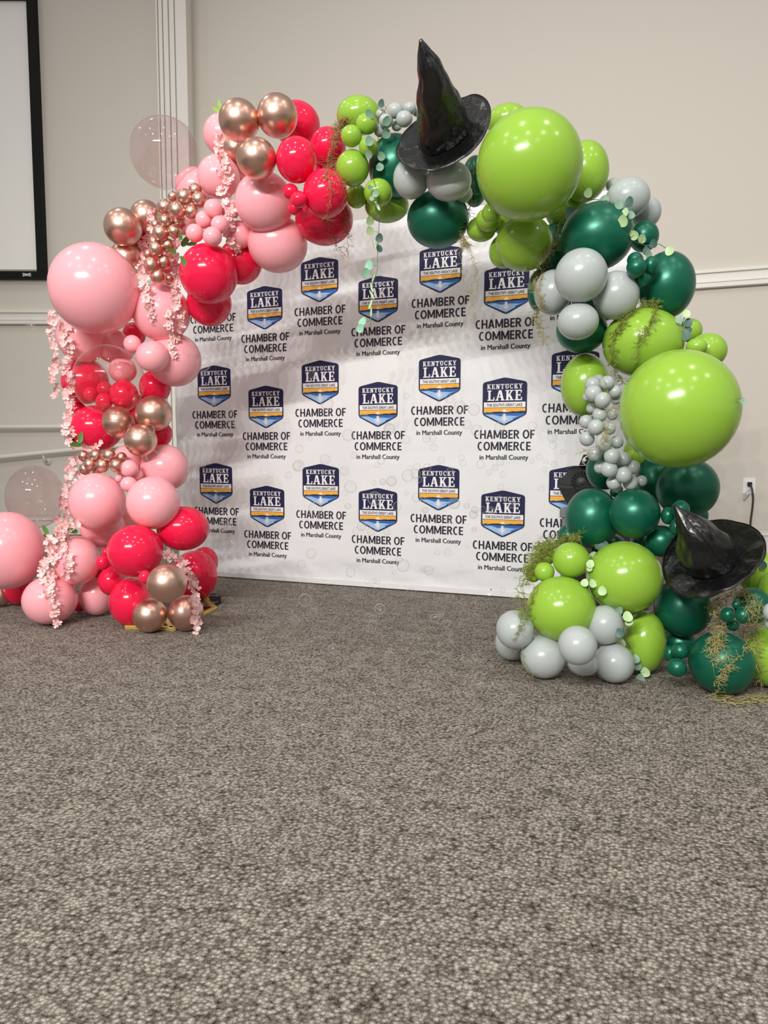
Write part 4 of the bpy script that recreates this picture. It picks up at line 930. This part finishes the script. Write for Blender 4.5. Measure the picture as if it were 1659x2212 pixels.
for (x, y, r, a) in ((473, 224, 6, .2), (466, 237, 7, 1.3), (476, 232, 5, -.6)): place('leaf', lf, sp_, at(x, y, t0), r * t0 / F, rs, 1.5, a)
mb = MB(); mb.tube([at(x, y, t0 + .01) - sp_.location for x, y in ((473, 222), (476, 235), (490, 246))], 0.0015, 5); link('stem', mb.mesh('stem', True), sp_, M_estem)

# ------------------------------------------------------------------ eucalyptus vines
def vine(label, stem, leaves, seed):
    rnd = random.Random(seed); P = drape(stem, 0.016); root = empty('eucalyptus_vine', P[0], label, 'vine', 'eucalyptus vines')
    mb = MB(); mb.tube([p - root.location for p in P], 0.0017, 5); link('stem', mb.mesh('stem', True), root, M_estem)
    for (x, y, r, k) in leaves:
        best = min(P, key=lambda p: (CX + F * (p - CAM).dot(AX_R) / (p - CAM).dot(AX_F) - x) ** 2 + (CY - F * (p - CAM).dot(AX_U) / (p - CAM).dot(AX_F) - y) ** 2)
        t = (best - CAM).dot(AX_F); s = surf(x, y, t); t = min(t, (s if s is not None else t) - 0.012) - 0.006; p = at(x, y, t)
        thin = k in 'n'; q = place('leaf', {'e': EUC, 'p': EUCL, 'd': EUCD, 'm': MINT, 'n': EUCL}[k], root, p, r * t / F, rnd, 1.6, rnd.uniform(-.5, .5))
        if thin: q.scale = (q.scale[0] * 0.35, q.scale[1] * 1.5, q.scale[2])
        m2 = MB(); m2.tube([best - root.location, p - root.location], 0.0010, 4); link('leaf_stalk', m2.mesh('leaf_stalk'), root, M_estem)
e = lambda L, ox, oy, k: [(ox + x / k, oy + y / k, r / k, c) for x, y, r, c in L]
vine('long eucalyptus vine hanging from the top of the arch in front of the banner',
     zs([(560, 510), (485, 600), (485, 840), (440, 1020), (430, 1130), (470, 1240), (490, 1330), (495, 1480), (490, 1600), (480, 1800), (478, 1950), (450, 2070)], 700, 110, 4.1475) + zs([(1200, 420), (1170, 520), (1180, 650), (1150, 750), (1155, 850), (1155, 1060)], 620, 540, 6.381),
     e([(515, 470, 34, 'd'), (405, 565, 42, 'e'), (560, 625, 42, 'e'), (557, 735, 45, 'e'), (405, 805, 42, 'e'), (400, 925, 38, 'e'), (512, 940, 40, 'e'), (502, 1040, 40, 'e'), (465, 1275, 34, 'e'), (410, 1225, 25, 'e'), (430, 1320, 24, 'e'), (478, 1380, 40, 'n'), (475, 1440, 40, 'n'), (410, 1520, 40, 'p'), (415, 1610, 42, 'p'), (497, 1675, 38, 'd'), (447, 1730, 34, 'n'), (492, 1770, 34, 'd'), (405, 1920, 42, 'm'), (375, 1985, 38, 'm')], 700, 110, 4.1475)
     + e([(1185, 385, 45, 'n'), (1165, 510, 45, 'n'), (1165, 620, 50, 'n'), (1150, 750, 50, 'n'), (1155, 850, 45, 'n'), (1045, 990, 60, 'm'), (1010, 1080, 56, 'm')], 620, 540, 6.381), 31)
vine('eucalyptus vine curling over the forest green balloons on the right shoulder',
     zs([(800, 640), (900, 640), (1000, 680), (1060, 740), (1075, 800), (1045, 850), (1080, 890), (1150, 915), (1230, 905), (1300, 950)], 980, 200, 2.765),
     e([(805, 598, 28, 'p'), (700, 725, 40, 'd'), (900, 645, 33, 'e'), (985, 670, 30, 'e'), (1050, 655, 32, 'd'), (1025, 715, 26, 'p'), (1055, 730, 28, 'e'), (1012, 765, 36, 'p'), (1078, 850, 30, 'p'), (1128, 870, 28, 'p'), (1195, 900, 26, 'd'), (1290, 945, 30, 'p'), (1150, 945, 24, 'd'), (1165, 965, 20, 'e')], 980, 200, 2.765), 32)
vine('short dark eucalyptus sprig under the outer forest green balloon on the right',
     zs([(1398, 1290), (1385, 1330), (1360, 1390)], 980, 200, 2.765), e([(1390, 1320, 26, 'p'), (1400, 1375, 28, 'd'), (1400, 1415, 26, 'd'), (1385, 1450, 34, 'd'), (1345, 1360, 22, 'e')], 980, 200, 2.765), 33)
vine('eucalyptus vine between the lime balloons of the right base',
     zs([(720, 250), (650, 290), (605, 400), (610, 480), (640, 560), (700, 610)], 1040, 1080, 2.68),
     e([(680, 265, 27, 'd'), (655, 285, 22, 'd'), (715, 255, 22, 'd'), (648, 320, 24, 'p'), (630, 370, 26, 'p'), (625, 392, 22, 'p'), (597, 480, 25, 'p'), (643, 483, 26, 'p'), (700, 525, 28, 'p')], 1040, 1080, 2.68), 34)
vine('eucalyptus vine trailing down to the carpet over grey and lime balloons',
     zs([(740, 600), (790, 640), (830, 700), (820, 780), (870, 860), (900, 950), (930, 1020), (958, 1095)], 1040, 1080, 2.68),
     e([(845, 675, 32, 'p'), (855, 707, 26, 'p'), (806, 828, 30, 'p'), (800, 770, 27, 'd'), (890, 920, 28, 'e'), (905, 960, 26, 'e'), (948, 995, 30, 'p'), (922, 1040, 34, 'e'), (935, 1066, 20, 'p'), (795, 640, 26, 'e')], 1040, 1080, 2.68), 35)
vine('eucalyptus leaf tip showing right of the giant lime balloon', [(1590, 862), (1604, 860)], [(1605, 866, 8, 'e')], 36)
vine('eucalyptus leaf beside the lower hat brim at the right edge', [(1640, 1228), (1655, 1222)], [(1649, 1221, 9, 'd')], 37)

# ------------------------------------------------------------------ dried moss
def moss(label, paths, m, seed, rad=0.0012):
    """paths: (pixel polyline, twigs, twig length px, extra parallel strands, spread px)"""
    rnd = random.Random(seed); mb = MB(); org = None
    for (pts, nt, ln, ex, spd) in paths:
        for s in range(1 + ex):
            off = (0, 0) if s == 0 else (rnd.gauss(0, spd), rnd.gauss(0, spd * .6))
            cut = len(pts) if s == 0 else rnd.randint(2, len(pts)); st = 0 if s == 0 else rnd.randint(0, max(0, cut - 2))
            pp = [(x + off[0] + rnd.gauss(0, 2), y + off[1] + rnd.gauss(0, 2)) for x, y in pts[st:cut]]
            if len(pp) < 2: continue
            P = drape(pp, 0.010 + 0.012 * rnd.random(), 5.0, 2)
            P = [p + Vector((rnd.gauss(0, .0035), rnd.gauss(0, .003), rnd.gauss(0, .0035))) for p in P]
            if org is None: org = P[0].copy()
            mb.tube([p - org for p in P], rad, 4)
            n = int(nt * 0.62) if s == 0 else int(nt * 0.3)
            for i in range(n):
                j = rnd.randrange(len(P)); p = P[j]; t = (p - CAM).dot(AX_F); k = t / F; g = rnd.uniform(0, 6.28); L = ln * k * rnd.uniform(.4, 1.2)
                e1, e2, v = view_basis(p); d = (e1 * math.cos(g) + e2 * (math.sin(g) * .7 - .45) + v * rnd.uniform(-.1, .5)).normalized(); bend = (e1 * rnd.gauss(0, .6) + e2 * rnd.gauss(-.2, .6))
                q = [p + d * (L * f) + bend * (L * f * f * .6) for f in (0, .3, .6, 1)]
                mb.tube([a - org for a in q], [rad * .85, rad * .75, rad * .6, rad * .35], 4)
                for _ in range(2):
                    f = rnd.choice((1, 2)); g2 = (d + e1 * rnd.gauss(0, .8) + e2 * rnd.gauss(0, .8)).normalized(); a = q[f]
                    mb.tube([a - org, a + g2 * L * .25 - org, a + g2 * L * .45 + e2 * L * .08 - org], [rad * .7, rad * .55, rad * .3], 4)
    o = link('moss_strand', mb.mesh('moss_strand', True), None, m); o.location = org; tag(o, label, 'moss', 'dried moss strands')
zE = lambda p: zs(p, 700, 110, 4.1475); zF = lambda p: zs(p, 980, 200, 2.765); zG = lambda p: zs(p, 1120, 700, 3.078); zH = lambda p: zs(p, 1040, 1080, 2.68)
moss('brown dried moss hanging over the hot pink balloons beside the green half',
     [(zE([(110, 620), (85, 760), (60, 900), (110, 1060), (180, 1200), (190, 1330), (200, 1450), (212, 1650), (215, 1760), (225, 1890)]), 80, 16, 2, 6), (zE([(60, 880), (20, 1100), (60, 1250), (40, 1400), (20, 1500), (60, 1620), (110, 1720), (140, 1800), (205, 1840)]), 75, 16, 2, 6), (zE([(150, 610), (110, 700), (80, 830)]), 90, 12, 5, 7)], M_mossb, 41)
moss('tan dried moss hanging beside the upper giant lime balloon over the banner',
     [(zE([(1330, 1020), (1350, 1250), (1300, 1420), (1290, 1560), (1230, 1680), (1300, 1760), (1350, 1900), (1380, 2000), (1370, 2150)]), 80, 15, 2, 6), (zE([(1250, 1650), (1230, 1850), (1240, 2050), (1320, 2170)]), 20, 12, 1, 5), (zF([(60, 830), (100, 950), (140, 1070), (100, 1190), (120, 1330)]), 24, 13, 0, 4)], M_moss, 42)
moss('tan dried moss strand left of the big grey balloons over the banner',
     [(zF([(640, 720), (610, 830), (620, 900), (540, 960), (560, 1020), (500, 1100), (500, 1200), (530, 1260), (490, 1330), (520, 1400), (550, 1500)]), 110, 14, 4, 6), (zF([(600, 880), (520, 1000), (480, 1180)]), 45, 13, 2, 6)], M_moss, 43)
moss('olive moss draped over the large lime balloon on the right leg',
     [(zF([(1215, 1262), (1120, 1275), (1020, 1350), (960, 1430), (930, 1530), (960, 1620)]), 120, 15, 5, 7), (zF([(1210, 1270), (1170, 1380), (1110, 1480), (1080, 1600)]), 70, 14, 3, 5), (zG([(640, 150), (620, 230), (640, 330), (690, 370)]), 40, 14, 2, 6)], M_mossg, 44)
moss('thin moss threads tangled in the string of mini grey balloons',
     [(zG([(560, 350), (600, 480), (640, 560), (600, 660), (580, 760), (520, 820), (400, 850)]), 60, 13, 2, 8)], M_moss, 45, 0.0009)
moss('olive moss pile at the left end of the right base',
     [(zH([(510, 235), (420, 260), (350, 290), (310, 350), (280, 420)]), 220, 18, 9, 12), (zH([(285, 420), (235, 500), (255, 600), (270, 680)]), 50, 16, 3, 8), (zH([(330, 500), (275, 660), (200, 780)]), 40, 14, 2, 6), (zH([(215, 860), (255, 960), (320, 1035)]), 14, 12, 0, 4)], M_mossg, 46)
moss('tan dried moss over forest green balloons below the lower witch hat',
     [(zH([(1490, 520), (1400, 570), (1350, 640), (1370, 720), (1330, 860), (1320, 940)]), 110, 16, 4, 8), (zH([(1500, 530), (1570, 560), (1590, 640), (1530, 760), (1530, 870), (1440, 960), (1380, 1020), (1370, 1120)]), 110, 17, 3, 7), (zH([(1610, 600), (1590, 800), (1600, 880), (1590, 1000), (1630, 1080)]), 60, 16, 2, 6), (zH([(1400, 760), (1360, 850), (1420, 960), (1340, 1050)]), 60, 17, 2, 6)], M_moss, 47)
rnd = random.Random(48); mb = MB(); org = floor_pt(1600, 1512)
for i in range(70):
    p = floor_pt(rnd.uniform(1548, 1665), rnd.uniform(1502, 1522), 0.004) - org; g = rnd.uniform(0, 6.28); L = rnd.uniform(.02, .06)
    mb.tube([p, p + Vector((math.cos(g) * L * .5, math.sin(g) * L * .5, .006)), p + Vector((math.cos(g + .5) * L, math.sin(g + .5) * L, .002))], 0.0012, 4)
o = link('moss_scatter', mb.mesh('moss_scatter'), None, M_moss); o.location = org; tag(o, 'loose dried moss fibres lying on the carpet at the right edge', 'moss'); o['kind'] = 'stuff'

# ------------------------------------------------------------------ soap bubbles
A5 = [(427, 790, 42), (160, 928, 45), (65, 1003, 38), (105, 1010, 30), (100, 1065, 40), (70, 1095, 30), (653, 875, 38), (756, 840, 35), (868, 870, 25), (967, 888, 28), (828, 912, 44), (676, 972, 30), (628, 1010, 38), (885, 988, 46), (980, 1005, 36), (720, 1052, 33), (757, 1045, 20), (838, 1040, 28), (1068, 1048, 28), (1110, 1090, 22), (748, 1128, 30), (1018, 1128, 28), (897, 1165, 30), (322, 1147, 28), (372, 1153, 30), (500, 1187, 24), (655, 1240, 24), (778, 1212, 20), (242, 1332, 44), (745, 1335, 22), (868, 1340, 20), (1010, 1390, 38), (310, 1395, 18), (310, 1440, 22), (755, 1450, 24), (10, 1335, 30), (700, 1140, 14), (590, 1180, 10),
      (308, 55, 38), (548, 85, 28), (900, 52, 26), (972, 88, 30), (960, 125, 34), (800, 30, 40), (650, 448, 25), (735, 445, 33), (358, 560, 54), (535, 588, 32), (575, 598, 42), (282, 615, 22), (258, 570, 14), (325, 510, 32), (905, 400, 15), (855, 570, 14), (965, 250, 20), (820, 668, 14), (1060, 170, 20), (1110, 95, 26), (1290, 40, 30), (220, 270, 28), (110, 690, 24), (137, 690, 28), (1210, 770, 22), (745, 170, 30), (15, 235, 25)]
A4 = [(925, 785, 47), (985, 870, 28), (853, 930, 34), (697, 957, 26), (985, 992, 16), (1030, 1062, 20), (980, 1095, 22), (1123, 1137, 34), (1200, 1003, 22), (1462, 848, 38), (1020, 1250, 48), (765, 1290, 22), (1280, 1180, 24), (1332, 1185, 24), (1302, 1220, 18), (908, 672, 26), (970, 672, 20), (1200, 690, 20), (1370, 650, 20), (970, 450, 36), (900, 527, 32), (1252, 583, 35), (405, 367, 34), (350, 250, 40), (1232, 112, 22), (1000, 130, 50), (1330, 255, 32), (1290, 285, 26), (1400, 290, 30)]
A2 = [(165, 385, 48), (265, 485, 48), (105, 778, 33), (450, 850, 32), (462, 910, 22), (528, 925, 25), (335, 795, 20), (375, 860, 22), (253, 1042, 38), (950, 1093, 30), (945, 1215, 42), (937, 1215, 32), (870, 1282, 24), (1135, 1168, 37), (1273, 1253, 32), (1318, 1365, 44), (1278, 1410, 20), (1300, 1505, 22), (1483, 1338, 20), (1550, 1330, 24), (1612, 1326, 36), (1300, 995, 42), (1595, 950, 40), (1340, 1140, 24), (1535, 1178, 28), (1505, 1210, 22), (735, 1318, 28), (540, 1425, 58), (258, 1200, 26), (1030, 1018, 18), (863, 893, 20), (1150, 770, 44), (1230, 375, 24), (895, 135, 18), (925, 170, 20), (1420, 835, 26), (1030, 560, 30), (1490, 1450, 50)]
A3 = [(210, 490, 24), (75, 745, 42), (205, 828, 34), (420, 888, 30), (415, 820, 28), (365, 820, 30), (625, 575, 48), (735, 595, 46), (680, 710, 36), (755, 755, 44), (1190, 722, 36), (935, 730, 40), (480, 985, 28), (235, 1050, 22), (290, 1040, 30), (220, 1110, 48), (280, 1095, 40), (370, 1045, 32), (305, 1140, 26), (25, 1155, 24), (93, 1150, 38), (210, 1247, 18), (290, 1278, 38), (638, 970, 26), (650, 1010, 28), (785, 1020, 34), (938, 1005, 28), (898, 1045, 26), (850, 1085, 22), (960, 1100, 26), (945, 1198, 26), (1258, 1212, 26), (548, 1075, 28), (515, 1235, 40), (580, 1325, 46), (1345, 810, 38), (1350, 870, 32), (1425, 925, 20), (1245, 965, 26), (1295, 1000, 20), (1360, 1020, 26), (1285, 1060, 24), (1188, 995, 20), (680, 1345, 20), (740, 1375, 28), (730, 1410, 32), (355, 1375, 24), (735, 1530, 18), (545, 510, 34), (1255, 590, 22), (935, 1290, 24), (1030, 1335, 28), (805, 1375, 26), (870, 1380, 30)]
BUB = [(780 + x / 3.95, 1080 + y / 3.95, r / 3.95) for x, y, r in A5] + [(380 + x / 3.318, 1060 + y / 3.318, r / 3.318) for x, y, r in A4] + [(360 + x / 3.318, 640 + y / 3.318, r / 3.318) for x, y, r in A2] + [(820 + x / 3.6065, 720 + y / 3.6065, r / 3.6065) for x, y, r in A3]
BUB += [(63.7, 696.7, 8.7), (67.8, 707.5, 8.7), (322, 929, 12), (330, 987, 14.5), (331.5, 1002, 6), (214.6, 1383, 7)]
vs, fs = [], []
for j in range(15):
    a = math.pi * j / 14
    for i in range(24): g = 2 * math.pi * i / 24; vs.append((max(math.sin(a), 1e-4) * math.cos(g), max(math.sin(a), 1e-4) * math.sin(g), math.cos(a)))
for j in range(14):
    for i in range(24): k = (i + 1) % 24; fs.append((j * 24 + i, (j + 1) * 24 + i, (j + 1) * 24 + k, j * 24 + k))
BUBM = mesh('soap_bubble', vs, fs, True); BUBM.materials.append(M_B)
rnd = random.Random(77); placed = []
for (x, y, r) in BUB:
    d = ray(x, y); tb = (BAN_D - 0.15) * CT / (d.x * ST + d.y * CT); t = None
    for _ in range(40):
        c = rnd.uniform(2.5, 3.6) if y > 1250 else rnd.uniform(2.9, 4.1)
        c = min(c, tb); s = surf(x, y, None, True)
        if s is not None: c = min(c, s - 0.05 - r * c / F)
        p = at(x, y, c); rr = r * c / F
        if p.z < rr + 0.02: continue
        if all((p - q).length > rr + r2 + 0.001 for q, r2 in placed): t = c; break
        t = c
    p = at(x, y, t); rr = r * t / F; placed.append((p, rr)); o = link('soap_bubble', BUBM); o.location = p; o.scale = (rr,) * 3
    if x < 90: lab, gr = ('clear soap bubble before the wall trim at far left, upper of two' if y < 700 else 'clear soap bubble before the wall trim at far left, lower of two'), 'bubbles at the far left'
    elif y > 1370 and x < 230: lab, gr = 'lone clear soap bubble over the carpet before the left base', 'bubbles over the carpet'
    elif x < 340 and y < 1010: lab, gr = {929: 'clear soap bubble in front of the lowest leg chrome balloon', 987: 'clear soap bubble before the shaded pale pink inner balloon'}.get(int(y), 'tiny soap bubble clinging under a bigger one at the left leg'), 'bubbles before the left leg'
    elif x < 425 and y < 760: lab, gr = 'clear soap bubble in front of the large pale pink balloon at the inner edge', 'bubbles before the left leg'
    elif y > 1262: lab, gr = 'clear soap bubble drifting low in front of the grey carpet', 'soap bubbles over the carpet'
    else: lab, gr = 'clear soap bubble drifting in front of the white printed banner', 'soap bubbles before the banner'
    tag(o, lab, 'soap bubble', gr)

# ------------------------------------------------------------------ put every Empty at the base of its thing
bpy.context.view_layer.update()
for root in [o for o in SC.objects if o.type == 'EMPTY' and o.parent is None]:
    pts = []
    for ch in root.children:
        if ch.type == 'MESH': pts += [ch.matrix_world @ Vector(c) for c in ch.bound_box]
    if not pts: continue
    lo = [min(p[i] for p in pts) for i in range(3)]; hi = [max(p[i] for p in pts) for i in range(3)]
    mw = {ch: ch.matrix_world.copy() for ch in root.children}
    root.location = ((lo[0] + hi[0]) / 2, (lo[1] + hi[1]) / 2, lo[2]); bpy.context.view_layer.update()
    for ch, q in mw.items(): ch.matrix_parent_inverse = Matrix.Identity(4); ch.matrix_local = root.matrix_world.inverted() @ q
